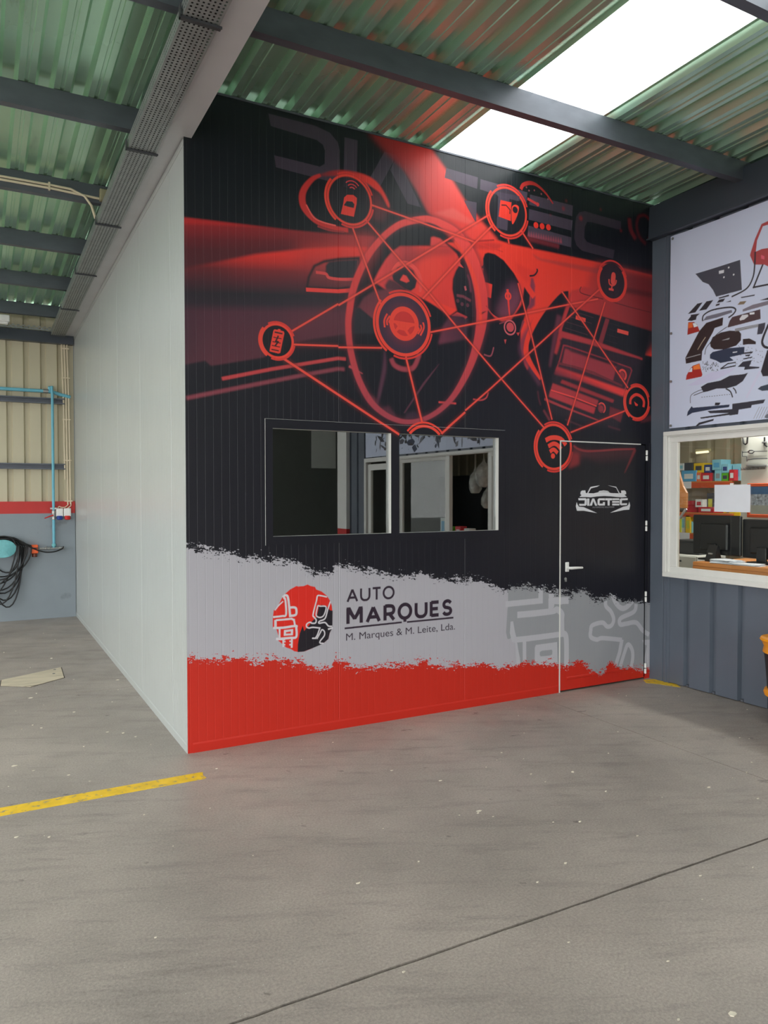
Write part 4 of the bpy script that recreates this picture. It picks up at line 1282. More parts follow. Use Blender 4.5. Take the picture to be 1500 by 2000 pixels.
for i in range(len(xb) - 1):
    for j in range(len(yb) - 1):
        x0, x1, y0, y1 = xb[i], xb[i + 1], yb[j], yb[j + 1]
        gx0 = gx1 = 0.0032
        gy0 = 0.0045 if abs(y0 + 2.435) < .01 else 0.003
        gy1 = 0.0045 if abs(y1 + 2.435) < .01 else 0.002
        am0 = 0.004 if gy0 > .004 else 0.001
        am1 = 0.004 if gy1 > .004 else 0.001
        pts = [(x, y0 + gy0 + abs(d)) for x, d in jag(x0 + gx0, x1 - gx1, 60, am0)] + [(x1 - gx1 - abs(d), y) for y, d in jag(y0 + gy0, y1 - gy1, 30, 0.001)][1:-1] \
            + [(x, y1 - gy1 - abs(d)) for x, d in jag(x1 - gx1, x0 + gx0, 60, am1)] + [(x0 + gx0 + abs(d), y) for y, d in jag(y1 - gy1, y0 + gy0, 30, 0.001)][1:-1]
        MB().prism(pts, 'z', -0.03, 0.0).build('slab', M['concrete'], floor)
yard = MB().box(-40, HALL_R + 1, -40, HALL_REAR - 0.51, -0.2, -0.02).box(-40, HALL_L - 1.01, HALL_REAR - 0.51, 20, -0.2, -0.02).build('ground_outside', M['hall'])
tag(yard, 'pale concrete yard outside the open vehicle doors', 'yard', kind='structure')

# ------------------------------------------------------------------ roof
ceiling = empty('ceiling')
tag(ceiling, 'corrugated green steel roof on grey purlins with a white translucent strip', 'roof', kind='structure')
PITCH_R, CROWN0 = 0.1965, 0.245


def roof_profile(a, b):
    pts = []
    k0 = int(math.floor((a - CROWN0) / PITCH_R)) - 1
    k1 = int(math.ceil((b - CROWN0) / PITCH_R)) + 1
    for k in range(k0, k1 + 1):
        c = CROWN0 + k * PITCH_R
        for dx, z in ((-0.052, 0.0), (-0.031, 0.042), (0.031, 0.042), (0.052, 0.0), (0.0855, 0.0), (0.0895, 0.006), (0.107, 0.006), (0.111, 0.0)):
            pts.append((c + dx, z))
    xs, zs = [p[0] for p in pts], [p[1] for p in pts]
    out = [(a, float(np.interp(a, xs, zs)))] + [p for p in pts if a < p[0] < b] + [(b, float(np.interp(b, xs, zs)))]
    return out


RY0, RY1 = HALL_REAR - 0.4, HALL_BACK + 0.12
cuts = [HALL_L - 0.2]
edges = sorted(SKY)
for a, b in edges + [(HALL_R + 0.2, None)]:
    n = max(1, round((a - cuts[-1]) / 0.98))
    s = cuts[-1]
    cuts += [s + (a - s) * (q + 1) / n for q in range(n)]
    if b:
        cuts.append(b)
for a, b in zip(cuts[:-1], cuts[1:]):
    sky = any(abs(a - s[0]) < 1e-6 for s in SKY)
    lap = 0.0
    mb = MB().strip(roof_profile(a - lap, b + lap), lambda p, t: (p[0], (RY0, RY1)[t], roof_z((RY0, RY1)[t]) + p[1]))
    o = mb.build('skylight_sheet' if sky else 'roof_sheet', M['sky_sheet' if sky else 'roof'], ceiling)
    if sky:
        o['label'] = 'white translucent roof sheet glowing with daylight'
pur = [-0.90 + 1.315 * k for k in range(-7, 6)]
for k, y in enumerate(pur):
    z1 = roof_z(y) - 0.003
    z0 = z1 - 0.142
    t, fl = 0.004, 0.06
    prof = [(y, z0), (y + fl, z0), (y + fl, z0 + 0.018), (y + fl - t, z0 + 0.018), (y + fl - t, z0 + t), (y + t, z0 + t), (y + t, z1 - t), (y + fl - t, z1 - t), (y + fl - t, z1 - 0.018), (y + fl, z1 - 0.018), (y + fl, z1), (y, z1)]
    if y > -0.2:   # outside the booth only the left bay and the roof space above the booth
        MB().prism(prof, 'x', HALL_L, W + 0.1).build('purlin', M['galv'], ceiling)
    else:
        MB().prism(prof, 'x', HALL_L, HALL_R).build('purlin', M['galv'], ceiling)

# ------------------------------------------------------------------ front wall with the print
wall_front = empty('wall_front')
tag(wall_front, 'ribbed panel wall covered by a red and black car dashboard print', 'wall', kind='structure')
GR = 0.0515
grooves = [0.0155 + GR * k for k in range(0, 79)]
PB = [0.0, 1.031, 2.064, 3.095, W]
WIN_HOLE = (0.535, 2.405, 1.30, 2.062)
DOOR_HOLE = (2.983, 3.944, -0.01, 2.032)


def ribbed(u0, u1, z0, z1, holes, y=0.0, depth=0.0006, joints=()):
    """vertical micro-grooves; faces the hall (-y)"""
    pts = {u0: y, u1: y}
    for g in grooves:
        if u0 + 0.006 < g < u1 - 0.006:
            pts[g - 0.003] = y
            pts[g - 0.0006] = y + depth
            pts[g + 0.0006] = y + depth
            pts[g + 0.003] = y
    for j in joints:
        if abs(j - u0) < 1e-6:
            pts[u0] = y + 0.002
            pts[u0 + 0.004] = y
        if abs(j - u1) < 1e-6:
            pts[u1] = y + 0.002
            pts[u1 - 0.004] = y
    ks = sorted(pts)
    for h in holes:
        for e in h[:2]:
            if u0 < e < u1:
                pts[e] = float(np.interp(e, ks, [pts[k] for k in ks]))
    ks = sorted(pts)
    mb = MB()
    for a, b in zip(ks[:-1], ks[1:]):
        mid = (a + b) / 2
        seg = [(z0, z1)]
        for h in holes:
            if h[0] < mid < h[1]:
                ns = []
                for s, e in seg:
                    if h[2] > s:
                        ns.append((s, min(e, h[2])))
                    if h[3] < e:
                        ns.append((max(s, h[3]), e))
                seg = ns
        for s, e in seg:
            if e - s > 1e-4:
                mb.quad((a, pts[a], s), (b, pts[b], s), (b, pts[b], e), (a, pts[a], e))
    return mb


JT = PB[1:-1]
for a, b in zip(PB[:-1], PB[1:]):
    mb = ribbed(a, b, 0.0, H - 0.012, [WIN_HOLE, DOOR_HOLE], joints=JT)
    # back skin of the sandwich panel
    bk = ribbed(a, b, 0.0, H - 0.012, [WIN_HOLE, DOOR_HOLE], y=0.06, depth=0.0)
    n = len(mb.v)
    mb.v += bk.v
    mb.f += [tuple(n + i for i in f[::-1]) for f in bk.f]
    mb.quad((a, 0.0, H - 0.012), (b, 0.0, H - 0.012), (b, 0.06, H - 0.012), (a, 0.06, H - 0.012))
    mb.build('panel', M['film'], wall_front, uvfn=uv_front)
# thin trim angle along the roof line and base channel wrapped in the red film
MB().box(0.06, W, -0.006, 0.06, H - 0.012, H).build('top_trim', M['galv'], wall_front)
mb = MB().prism([(-0.004, 0.0), (0.0, 0.0), (0.0, 0.062), (-0.001, 0.06), (-0.004, 0.052)], 'x', 0.03, 2.97)
mb.build('base_channel', M['film'], wall_front, uvfn=uv_front)
MB().bbox(3.988, W + 0.002, -0.003, 0.0, 0.03, 2.04, 0.001).build('edge_strip', M['film'], wall_front, uvfn=uv_front)
MB().box(W - 0.003, W + 0.004, -0.005, 0.0, 0.03, 2.06).build('edge_strip', M['reveal'], wall_front)

# window in the printed wall
win1 = empty('window_1')
tag(win1, 'two dark panes in a flat frame under the print steering wheel', 'window', kind='structure')
FO = (0.508, 2.431, 1.272, 2.091)
P1, P2 = (0.559, 1.434), (1.500, 2.370)
PZ = (1.328, 2.031)
bars = [(FO[0], P1[0], FO[2], FO[3]), (P2[1], FO[1], FO[2], FO[3]), (P1[1], P2[0], PZ[0], PZ[1]), (P1[0], P2[1], FO[2], PZ[0]), (P1[0], P2[1], PZ[1], FO[3])]
body = MB()
film = MB()
for a, b, s, e in bars:
    body.box(a, b, -0.0058, 0.02, s, e)
    film.quad((a + .001 * (a == FO[0]), -0.0062, s), (b, -0.0062, s), (b, -0.0062, e - .001 * (e == FO[3])), (a + .001 * (a == FO[0]), -0.0062, e - .001 * (e == FO[3])))
body.build('frame', M['reveal'], win1)
o = film.build('frame_film', M['film'], win1, uvfn=uv_front)
rv = MB()
for a, b in (P1, P2):
    rv.box(a - 0.012, a, 0.02, 0.062, PZ[0] - .012, PZ[1] + .012).box(b, b + 0.012, 0.02, 0.062, PZ[0] - .012, PZ[1] + .012)
    rv.box(a, b, 0.02, 0.062, PZ[0] - .012, PZ[0]).box(a, b, 0.02, 0.062, PZ[1], PZ[1] + .012)
rv.build('reveal', M['reveal'], win1)
for a, b in (P1, P2):
    MB().box(a + .001, b - .001, 0.030, 0.036, PZ[0] + .001, PZ[1] - .001).build('pane', M['glass_booth'], win1)

# door in the printed wall
door = empty('door_1')
tag(door, 'black printed door with a white car emblem and white lever handle', 'door', kind='structure')
DL = (2.995, 3.936, 0.014, 2.022)
lf = ribbed(DL[0], DL[1], DL[2], DL[3], [], y=-0.003, depth=0.0004)
n = len(lf.v)
lf.v += [(DL[0], -0.003, DL[2]), (DL[1], -0.003, DL[2]), (DL[1], 0.045, DL[2]), (DL[0], 0.045, DL[2]), (DL[0], -0.003, DL[3]), (DL[1], -0.003, DL[3]), (DL[1], 0.045, DL[3]), (DL[0], 0.045, DL[3])]
lf.f += [tuple(n + i for i in q) for q in ((0, 3, 2, 1), (4, 5, 6, 7), (1, 2, 6, 5), (2, 3, 7, 6), (3, 0, 4, 7))]
lf.build('leaf', M['film'], door, uvfn=uv_front)
MB().box(2.984, 2.9935, -0.004, 0.03, 0.0, 2.034).box(2.9935, 3.885, -0.004, 0.03, 2.0245, 2.034).build('door_frame', M['reveal'], door)
MB().prism([(-0.0065, 0.10), (-0.003, 0.095), (-0.003, 0.118), (-0.0065, 0.113)], 'x', 3.06, 3.90).build('kick_ridge', M['film'], door, uvfn=uv_front)
MB().box(3.944, 3.948, -0.0034, 0.0, 0.02, 2.03).build('gap_strip', M['black_plastic'], door)
for z in (1.934, 1.328, 0.716, 0.092):
    h = empty('hinge', (3.947, -0.004, z), parent=door)
    for s in (-1, 1):
        MB().lathe([(0.004, -0.022), (0.0095, -0.019), (0.0095, 0.019), (0.004, 0.022)], (0, -0.009, s * 0.024), 12).build('knuckle', M['white_plastic'], h, smooth=True)
hd = empty('handle', (3.055, -0.003, 1.008), parent=door)
MB().bbox(-0.016, 0.022, -0.010, 0.0, -0.033, 0.045, 0.004).build('rose', M['white_plastic'], hd)
MB().tube([(0.002, -0.008, 0), (0.002, -0.040, 0), (0.012, -0.050, 0), (0.05, -0.052, 0.0), (0.125, -0.050, -0.002), (0.132, -0.048, -0.002)], [0.011, 0.011, 0.012, 0.011, 0.009, 0.004], 12).build('lever', M['white_plastic'], hd, smooth=True)
lk = MB().lathe([(0.0, 0.0), (0.012, 0.0), (0.012, 0.006), (0.0, 0.008)], (0, 0, 0), 16, 'y')
lk.v = [(x, -y, z) for x, y, z in lk.v]
lk.box(-0.006, 0.006, -0.012, 0.0, -0.022, 0.0)
lk.build('lock_cylinder', M['brass'], door, loc=(3.043, -0.003, 0.918))

# ------------------------------------------------------------------ white side of the booth
wall_left = empty('wall_left')
tag(wall_left, 'smooth pale grey-white sandwich panel side wall running to the back', 'wall', kind='structure')
LTOP = lambda y: 3.752 + ROOF_K * y * 0.85
PL = [0.0, 0.39, 1.455, 2.53, 3.60, 4.73, 5.80, HALL_BACK - 0.002]
for a, b in zip(PL[:-1], PL[1:]):
    prof = [(a, 0.007 if a > 0 else 0.0), (a + 0.006, 0.0)]
    y = a + 0.05
    while y < b - 0.03:
        prof += [(y - 0.004, 0.0), (y, 0.0008), (y + 0.004, 0.0)]
        y += 0.05
    prof += [(b - 0.006, 0.0), (b, 0.007)]
    mb = MB().strip(prof[::-1], lambda p, t: (p[1], p[0], (0.0, LTOP(p[0]))[t]))
    mb.quad((0.06, a, 0), (0.06, b, 0), (0.06, b, LTOP(b)), (0.06, a, LTOP(a)))
    mb.build('panel', M['panel_white'], wall_left)
mb = MB()
for y0, y1 in zip(PL[:-1], PL[1:]):
    pass
mb.v += [(-0.005, 0.0, LTOP(0) - 0.035), (0.0, 0.0, LTOP(0) - 0.035), (0.0, 0.0, LTOP(0) + 0.006), (-0.005, 0.0, LTOP(0) + 0.006), (-0.005, 5.995, LTOP(6) - 0.035), (0.0, 5.995, LTOP(6) - 0.035), (0.0, 5.995, LTOP(6) + 0.006), (-0.005, 5.995, LTOP(6) + 0.006)]
mb.f += [(0, 1, 2, 3), (7, 6, 5, 4), (0, 4, 5, 1), (1, 5, 6, 2), (2, 6, 7, 3), (3, 7, 4, 0)]
mb.build('top_channel', M['panel_white'], wall_left)
MB().prism([(-0.004, 0.0), (0.0, 0.0), (0.0, 0.052), (-0.002, 0.05), (-0.004, 0.045)], 'y', 0.02, 5.99).build('base_channel', M['panel_white'], wall_left)
# prism along y uses (x, z) points
MB().box(-0.0025, 0.0, 0.0, 0.022, 0.0, LTOP(0) - .03).build('corner_angle', M['panel_white'], wall_left)
# dark room behind the print
room = empty('ceiling_booth')
tag(room, 'dark lining of the small office behind the printed wall', 'ceiling', kind='structure')
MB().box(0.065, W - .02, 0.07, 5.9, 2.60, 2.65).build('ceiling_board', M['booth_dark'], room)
MB().box(0.065, W - .02, 0.07, 5.9, 2.65, 2.66).build('bounce_board', M['panel_white'], room)  # unseen white board added to bounce daylight around the roof space
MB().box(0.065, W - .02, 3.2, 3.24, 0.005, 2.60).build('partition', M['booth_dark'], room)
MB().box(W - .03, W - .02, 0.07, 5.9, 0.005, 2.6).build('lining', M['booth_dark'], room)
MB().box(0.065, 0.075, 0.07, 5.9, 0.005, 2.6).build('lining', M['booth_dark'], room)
# ------------------------------------------------------------------ back wall of the hall (left bay)
wall_back = empty('wall_back')
tag(wall_back, 'beige corrugated back wall above a red band and grey plinth', 'wall', kind='structure')
YB = HALL_BACK
MB().box(HALL_L, -0.006, YB - 0.03, YB + 0.2, 0.0, 1.362).box(-0.006, 0.3, YB, YB + 0.2, 0.0, roof_z(YB) - .1).build('plinth', M['plinth'], wall_back)
MB().box(HALL_L, -0.006, YB - 0.031, YB + 0.2, 1.362, 1.516).build('red_band', M['red_band'], wall_back)
prof = []
k = int((-10.0) / 0.198)
x = -0.764 - 0.198 * 46
while x < -0.02:
    for dx, dy in ((-0.099, 0.0), (-0.034, 0.0), (-0.018, 0.034), (0.026, 0.034), (0.040, 0.0)):
        if x + dx < -0.006:
            prof.append((x + dx, YB + dy))
    x += 0.198
prof.append((-0.006, YB + 0.0))
MB().strip(prof, lambda p, t: (p[0], p[1], (1.516, roof_z(YB) + 0.02)[t])).build('wall_sheet', M['beige'], wall_back)
for z in (1.93, 2.775):
    MB().prism([(YB - 0.055, z), (YB - 0.001, z), (YB - 0.001, z + 0.075), (YB - 0.055, z + 0.075), (YB - 0.055, z + 0.06), (YB - 0.051, z + 0.06), (YB - 0.051, z + 0.071), (YB - 0.005, z + 0.071), (YB - 0.005, z + 0.004), (YB - 0.051, z + 0.004), (YB - 0.051, z + 0.015), (YB - 0.055, z + 0.015)], 'x', HALL_L, -0.12).build('girt', M['galv'], wall_back)
MB().prism([(YB - 0.10, 3.55), (YB - 0.002, 3.55), (YB - 0.002, 3.69), (YB - 0.10, 3.69)], 'x', HALL_L, -0.012).build('eaves_beam', M['anthracite_dark'], wall_back)
# perforated channel lying on the eaves beam
mb = MB()
xs = [-1.6 + 0.03 * i for i in range(50)]
for i, x in enumerate(xs):
    for j, z in enumerate((3.692, 3.708, 3.724, 3.740)):
        hole = (i + j) % 2 == 0 and j in (1, 2)
        if not hole and j < 3:
            mb.quad((x, YB - 0.13, z), (x + 0.03, YB - 0.13, z), (x + 0.03, YB - 0.13, z + .016), (x, YB - 0.13, z + .016))
mb.build('perforated_channel', M['tray'], wall_back)
# hall shell outside the picture
sh = empty('wall_hall')
tag(sh, 'plain grey hall walls around the workshop', 'wall', kind='structure')
MB().box(HALL_L - 0.1, HALL_L, SIDE_Y[1], YB, 0, roof_z(0) + .1).box(HALL_L - 0.1, HALL_L, HALL_REAR, SIDE_Y[0], 0, roof_z(0) + .1).box(HALL_L - 0.1, HALL_L, SIDE_Y[0], SIDE_Y[1], DOOR_Z, roof_z(0) + .1).build('outer_wall', M['beige'], sh)
MB().box(HALL_R, HALL_R + .1, HALL_REAR, -6.45, 0, roof_z(-8) + .05).build('outer_wall', M['hall'], sh)
MB().box(6.4, HALL_R + .1, -6.45, -6.35, 0, roof_z(-6)).build('outer_wall', M['hall'], sh)
MB().box(HALL_L, DOOR_X[0], HALL_REAR - .1, HALL_REAR, 0, roof_z(-11) - .01).build('rear_wall', M['hall'], sh)
MB().box(DOOR_X[1], HALL_R, HALL_REAR - .1, HALL_REAR, 0, roof_z(-11) - .01).build('rear_wall', M['hall'], sh)
MB().box(DOOR_X[0], DOOR_X[1], HALL_REAR - .1, HALL_REAR, DOOR_Z, roof_z(-11) - .01).build('door_lintel', M['hall'], sh)
MB().box(W + .04, W + .1, 0.0, YB, 2.5, roof_z(3) - .07).build('upper_wall', M['hall'], sh)
MB().prism([(-6.5, 3.8), (-0.002, 3.8), (-0.002, roof_z(0) - .002), (-6.5, roof_z(-6.5) - .002)], 'x', 4.095, 4.13).build('upper_wall', M['anthracite_dark'], sh)
MB().box(5.5, 6.1, HALL_REAR + .005, HALL_REAR + .02, 2.2, 3.1).build('sign_board', M['white_plastic'], sh)

# ------------------------------------------------------------------ steel beam and cable tray over the booth edge
BY0, BY1 = -11.0, 5.88
bz = lambda y: 3.772 + ROOF_K * y
mb = MB()
prof = [(-0.112, 0.0), (0.048, 0.0), (0.048, 0.010), (-0.028, 0.010), (-0.028, 0.160), (0.048, 0.160), (0.048, 0.170), (-0.112, 0.170), (-0.112, 0.160), (-0.036, 0.160), (-0.036, 0.010), (-0.112, 0.010)]
n = len(prof)
mb.v = [(x, BY0, bz(BY0) + z) for x, z in prof] + [(x, BY1, bz(BY1) + z) for x, z in prof]
mb.f = [tuple(range(n)), tuple(range(2 * n - 1, n - 1, -1))] + [(i, n + i, n + (i + 1) % n, (i + 1) % n) for i in range(n)]
beam = mb.build('steel_beam', M['beam_white'])
tag(beam, 'white painted steel beam under the roof along the top of the white side wall', 'beam')

tray = empty('cable_tray', (0, 0, 0))
tag(tray, 'perforated galvanised cable tray hung beside the white steel beam', 'cable tray')
TX0, TX1, TH = -0.285, -0.118, 0.065
tz = lambda y: 3.735 + ROOF_K * y * 0.9
joints = [-2.65, -1.18, 0.22, 1.59, 2.98, 4.38, 5.80]
for a, b in zip(joints[:-1], joints[1:]):
    mb = MB()
    nr = int((b - a) / 0.0245)
    st = (b - a) / nr
    ys = []
    for i in range(nr):
        ys += [a + i * st, a + i * st + st * 0.58]
    ys.append(b)
    nc = 7
    cw = (TX1 - TX0 - 0.012) / nc
    xs = [TX0]
    for i in range(nc):
        xs += [TX0 + 0.006 + i * cw + cw * 0.28, TX0 + 0.006 + i * cw + cw * 0.70]
    xs.append(TX1)
    for i in range(len(ys) - 1):
        y0, y1 = ys[i], ys[i + 1]
        if i % 2 == 0:
            mb.quad((TX0, y0, tz(y0)), (TX0, y1, tz(y1)), (TX1, y1, tz(y1)), (TX1, y0, tz(y0)))
        else:
            for j in range(0, len(xs) - 1, 2):
                mb.quad((xs[j], y0, tz(y0)), (xs[j], y1, tz(y1)), (xs[j + 1], y1, tz(y1)), (xs[j + 1], y0, tz(y0)))
        zs = [0, 0.014, 0.024, 0.040, 0.050, TH]
        for j in range(5):
            if i % 2 == 1 and j in (1, 3):
                continue
            mb.quad((TX0, y0, tz(y0) + zs[j]), (TX0, y0, tz(y0) + zs[j + 1]), (TX0, y1, tz(y1) + zs[j + 1]), (TX0, y1, tz(y1) + zs[j]))
    mb.quad((TX1, a, tz(a)), (TX1, b, tz(b)), (TX1, b, tz(b) + TH), (TX1, a, tz(a) + TH))
    mb.build('section', M['tray'], tray)
for y in joints[1:]:
    z = tz(y)
    MB().box(TX0 - 0.012, TX1 + 0.012, y - 0.004, y + 0.03, z - 0.006, z - 0.002).box(TX0 - 0.012, TX1 + 0.012, y - 0.006, y - 0.002, z - 0.014, z - 0.002).box(TX0 - 0.012, TX0 - 0.007, y - 0.006, y + 0.03, z - 0.006, z + 0.05).build('hanger', M['dark_grey'], tray)
rng = random.Random(5)
for i in range(6):
    x = TX0 + 0.02 + i * 0.025
    MB().tube([(x + rng.uniform(-.006, .006), -2.6 + 0.7 * k, tz(-2.6 + .7 * k) + 0.016 + rng.uniform(0, .006)) for k in range(13)], 0.0125, 8).build('cable', M['black_rubber'], tray)

# conduits on the third purlin and their box
pc = [p for p in pur if 1.5 < p < 1.9][0]
zc = roof_z(pc) - 0.085
cd = empty('lamp_conduit', (0, pc, zc))
tag(cd, 'pair of cream plastic conduits clipped along a roof purlin bending down to the tray', 'conduit')
MB().tube([(-3.0, -0.012, 0.012), (-0.60, -0.012, 0.012), (-0.46, -0.013, 0.008), (-0.36, -0.02, -0.03), (-0.31, -0.03, -0.10), (-0.285, -0.05, -0.20)], 0.0095, 8).build('tube', M['cream'], cd, smooth=True)
MB().tube([(-3.0, -0.012, -0.012), (-0.60, -0.012, -0.012), (-0.25, -0.010, -0.026)], 0.0095, 8).build('tube', M['cream'], cd, smooth=True)
for x in (-0.62, -1.2, -1.8):
    MB().box(x, x + 0.014, -0.024, -0.001, -0.03, 0.03).build('clip', M['cream'], cd)
jb = empty('junction_box', (-0.205, pc - 0.025, zc))
tag(jb, 'small square khaki junction box on a purlin beside the cable tray', 'junction box')
MB().bbox(-0.045, 0.045, -0.024, 0.023, -0.05, 0.045, 0.005).build('body', mat('khaki_plastic', (150, 144, 116), 0.5), jb)
MB().bbox(-0.038, 0.038, -0.028, -0.024, -0.043, 0.038, 0.002).build('lid', mat('khaki_lid', (158, 152, 124), 0.5), jb)

# fluorescent lamp hanging in the left bay
fl = empty('fluorescent_lamp', (-1.40, 5.05, 3.585))
tag(fl, 'white batten lamp hanging under the roof at the left edge by the back wall', 'lamp')
MB().bbox(-0.62, 0.62, -0.05, 0.05, 0.0, 0.075, 0.008).build('housing', M['white_plastic'], fl)
MB().tube([(-0.60, -0.02, -0.012), (0.60, -0.02, -0.012)], 0.013, 10).build('tube', M['white_plastic'], fl, smooth=True)
MB().tube([(-0.60, 0.02, -0.012), (0.60, 0.02, -0.012)], 0.013, 10).build('tube', M['white_plastic'], fl, smooth=True)
for x in (-0.45, 0.45):
    MB().tube([(x, 0, 0.07), (x, 0, 0.30)], 0.006, 6).build('hanger', M['galv'], fl)

# ------------------------------------------------------------------ services on the back wall
YS = YB - 0.075
pipe = empty('air_pipe', (-0.268, YS, 0.9))
tag(pipe, 'light blue compressed air pipe dropping down the back wall from a horizontal main', 'pipe')
MB().tube([(0, 0, 0.02), (0, 0, 1.98), (-0.004, 0, 2.06)], 0.017, 12).build('drop_pipe', M['pipe_blue'], pipe, smooth=True)
MB().tube([(-6, 0.035, 2.035), (-0.12, 0.035, 2.035), (-0.02, 0.035, 2.03), (0.0, 0.035, 2.03), (0.10, 0.035, 2.00), (0.22, 0.035, 1.975)], 0.022, 12).build('main_pipe', M['pipe_blue'], pipe, smooth=True)
MB().tube([(-0.005, 0.0, 2.045), (-0.005, 0.0, 2.09), (-0.03, 0.03, 2.09), (-0.03, 0.035, 2.03)], 0.019, 10).build('swan_neck', M['pipe_blue'], pipe, smooth=True)
MB().lathe([(0.024, -0.03), (0.028, -0.03), (0.028, 0.03), (0.024, 0.03)], (-0.075, 0.035, 2.035), 14, 'x').build('coupling', M['brass'], pipe, smooth=True)
MB().lathe([(0.017, -0.06), (0.024, -0.055), (0.024, -0.02), (0.019, -0.015), (0.019, 0.015), (0.024, 0.02), (0.024, 0.055), (0.017, 0.06)], (0, 0, 0.44), 14).build('ball_valve', M['brass'], pipe, smooth=True)
MB().tube([(-0.005, -0.03, 0.44), (-0.05, -0.032, 0.425), (-0.11, -0.032, 0.40)], [0.009, 0.008, 0.006], 8).build('valve_lever', M['red'], pipe, smooth=True)
MB().box(-0.04, 0.04, -0.015, 0.04, 0.515, 0.535).build('bracket', M['brass'], pipe)
MB().lathe([(0.017, 0.0), (0.026, 0.004), (0.026, 0.034), (0.017, 0.04)], (0, 0, 0.03), 12).build('collar', M['teal'], pipe, smooth=True)
MB().tube([(-0.17, 0, 0.012), (0.12, 0, 0.012)], 0.013, 10).build('manifold', M['brass'], pipe, smooth=True)
for x in (-0.10, -0.06, 0.07, 0.11):
    MB().lathe([(0.013, -0.014), (0.021, -0.01), (0.021, 0.01), (0.013, 0.014)], (x, 0, 0.012), 10, 'x').build('fitting', M['brass'], pipe, smooth=True)
MB().tube([(-0.09, 0, 0.012), (-0.09, -0.005, 0.045)], 0.006, 8).build('tap', M['brass'], pipe)
flt = empty('air_filter', (-0.497, YS, 0.907))
tag(flt, 'orange air filter unit with a dark bowl at the end of the pipe fittings', 'filter')
MB().bbox(-0.04, 0.04, -0.04, 0.04, 0.018, 0.055, 0.006).build('cap', M['orange'], flt)
MB().bbox(-0.042, 0.042, -0.04, 0.04, -0.052, 0.010, 0.006).build('body', M['orange'], flt)
MB().lathe([(0.026, -0.10), (0.032, -0.095), (0.032, -0.055), (0.026, -0.052)], (0, 0, 0), 14).build('bowl', mat('brown_bowl', (96, 44, 26), 0.3), flt, smooth=True)
MB().box(-0.038, 0.038, -0.036, 0.036, 0.009, 0.020).build('gauge_ring', M['black_plastic'], flt)
hk = empty('hose_hanger', (-0.86, YB - 0.03, 0.93))
tag(hk, 'round teal hose hanger plate fixed on the grey plinth', 'hose hanger')
hk_m = MB().lathe([(0.0, -0.155), (0.12, -0.155), (0.126, -0.15), (0.126, -0.146), (0.09, -0.14), (0.085, -0.02), (0.10, -0.004), (0.10, 0.0)], (0, 0, 0), 28, 'y')
hk_m.v = [(x * 1.2, y, z * 0.9) for x, y, z in hk_m.v]
hk_m.build('drum', M['teal'], hk, smooth=True)
hose = empty('air_hose', (-0.86, YB - 0.12, 0.93))
tag(hose, 'black rubber air hose hanging in loose loops over the teal hanger', 'hose')
rng = random.Random(2)
for i in range(11):
    wR, dp = 0.17 + 0.165 * ((i * 7) % 11) / 10, 0.36 + 0.50 * ((i * 4) % 11) / 10
    sh_, yo = rng.uniform(-0.09, 0.03), -0.05 + rng.uniform(0, 0.10)
    pts = []
    for a in range(0, 360, 12):
        t = math.radians(a)
        z = math.sin(t)
        pts.append((sh_ * (1 - z) + wR * math.cos(t) * (1.0 if z < 0.3 else 0.86), yo + 0.015 * math.sin(2 * t + i), (0.115 + 0.01 * i * .4) * z if z > 0 else dp * z * 0.86))
    MB().tube(pts, 0.0085, 8, closed=True).build('loop', M['black_rubber'], hose, smooth=True)
MB().tube(catmull([(0.10, -0.04, 0.12), (0.20, -0.03, 0.09), (0.31, -0.03, 0.01), (0.46, -0.03, -0.055), (0.58, -0.03, -0.06), (0.68, 0.01, -0.03), (0.705, 0.025, 0.0)], 6), 0.0085, 8).build('feed', M['black_rubber'], hose, smooth=True)
for i, (x, capm, what) in enumerate(((-0.196, 'blue', 'blue'), (-0.103, 'red', 'red'))):
    s = empty('industrial_socket', (x, YB - 0.031, 1.375))
    tag(s, 'white wall socket with a %s round cap beside the blue pipe' % what, 'socket', 'industrial wall sockets')
    MB().bbox(-0.043, 0.043, -0.055, 0.0, -0.055, 0.052, 0.006).build('box', M['white_plastic'], s)
    MB().bbox(-0.03, 0.03, -0.060, -0.055, -0.02, 0.046, 0.002).build('cover', M['white_plastic'], s)
    cp = MB().lathe([(0.030, 0.0), (0.036, 0.006), (0.036, 0.045), (0.026, 0.052)], (0, 0, 0), 18)
    cp.v = [(p[0], -0.045 + p[1] * 0.8 - p[2] * 0.45, -0.045 - p[2]) for p in cp.v]
    cp.f = [f[::-1] for f in cp.f]
    cp.build('cap', M[capm], s, smooth=True)
wc_ = empty('wall_conduits', (-0.10, YB - 0.04, 1.5))
tag(wc_, 'three cream conduits clipped side by side down the back corner', 'conduit')
ct = [(-0.012, 0.30), (0.020, -0.02), (0.052, -0.02)]
for i, (x, z0) in enumerate(ct):
    MB().tube([(x - 0.012, 0.0, z0 + 0.0), (x - 0.02, 0.0, 1.3), (x - 0.036, 0.0, 2.05)], 0.0095, 8).build('tube', M['cream'], wc_, smooth=True)
MB().tube(catmull([(0.010, 0, 0.0), (0.006, -0.01, -0.03), (-0.03, -0.012, -0.06), (-0.075, -0.012, -0.06), (-0.10, -0.012, -0.05), (-0.115, -0.012, -0.075)], 5), 0.006, 8).build('tail', M['cream'], wc_, smooth=True)
MB().tube(catmull([(0.045, 0, 0.0), (0.042, -0.01, -0.04), (0.02, -0.012, -0.06), (0.0, -0.012, -0.075)], 5), 0.006, 8).build('tail', M['cream'], wc_, smooth=True)
for z in (0.02, 0.55, 1.08, 1.62, 2.0):
    xo = -0.012 - 0.011 * z
    MB().box(xo - 0.02, xo + 0.075, -0.012, 0.012, z - 0.008, z + 0.008).build('clip', M['cream'], wc_)

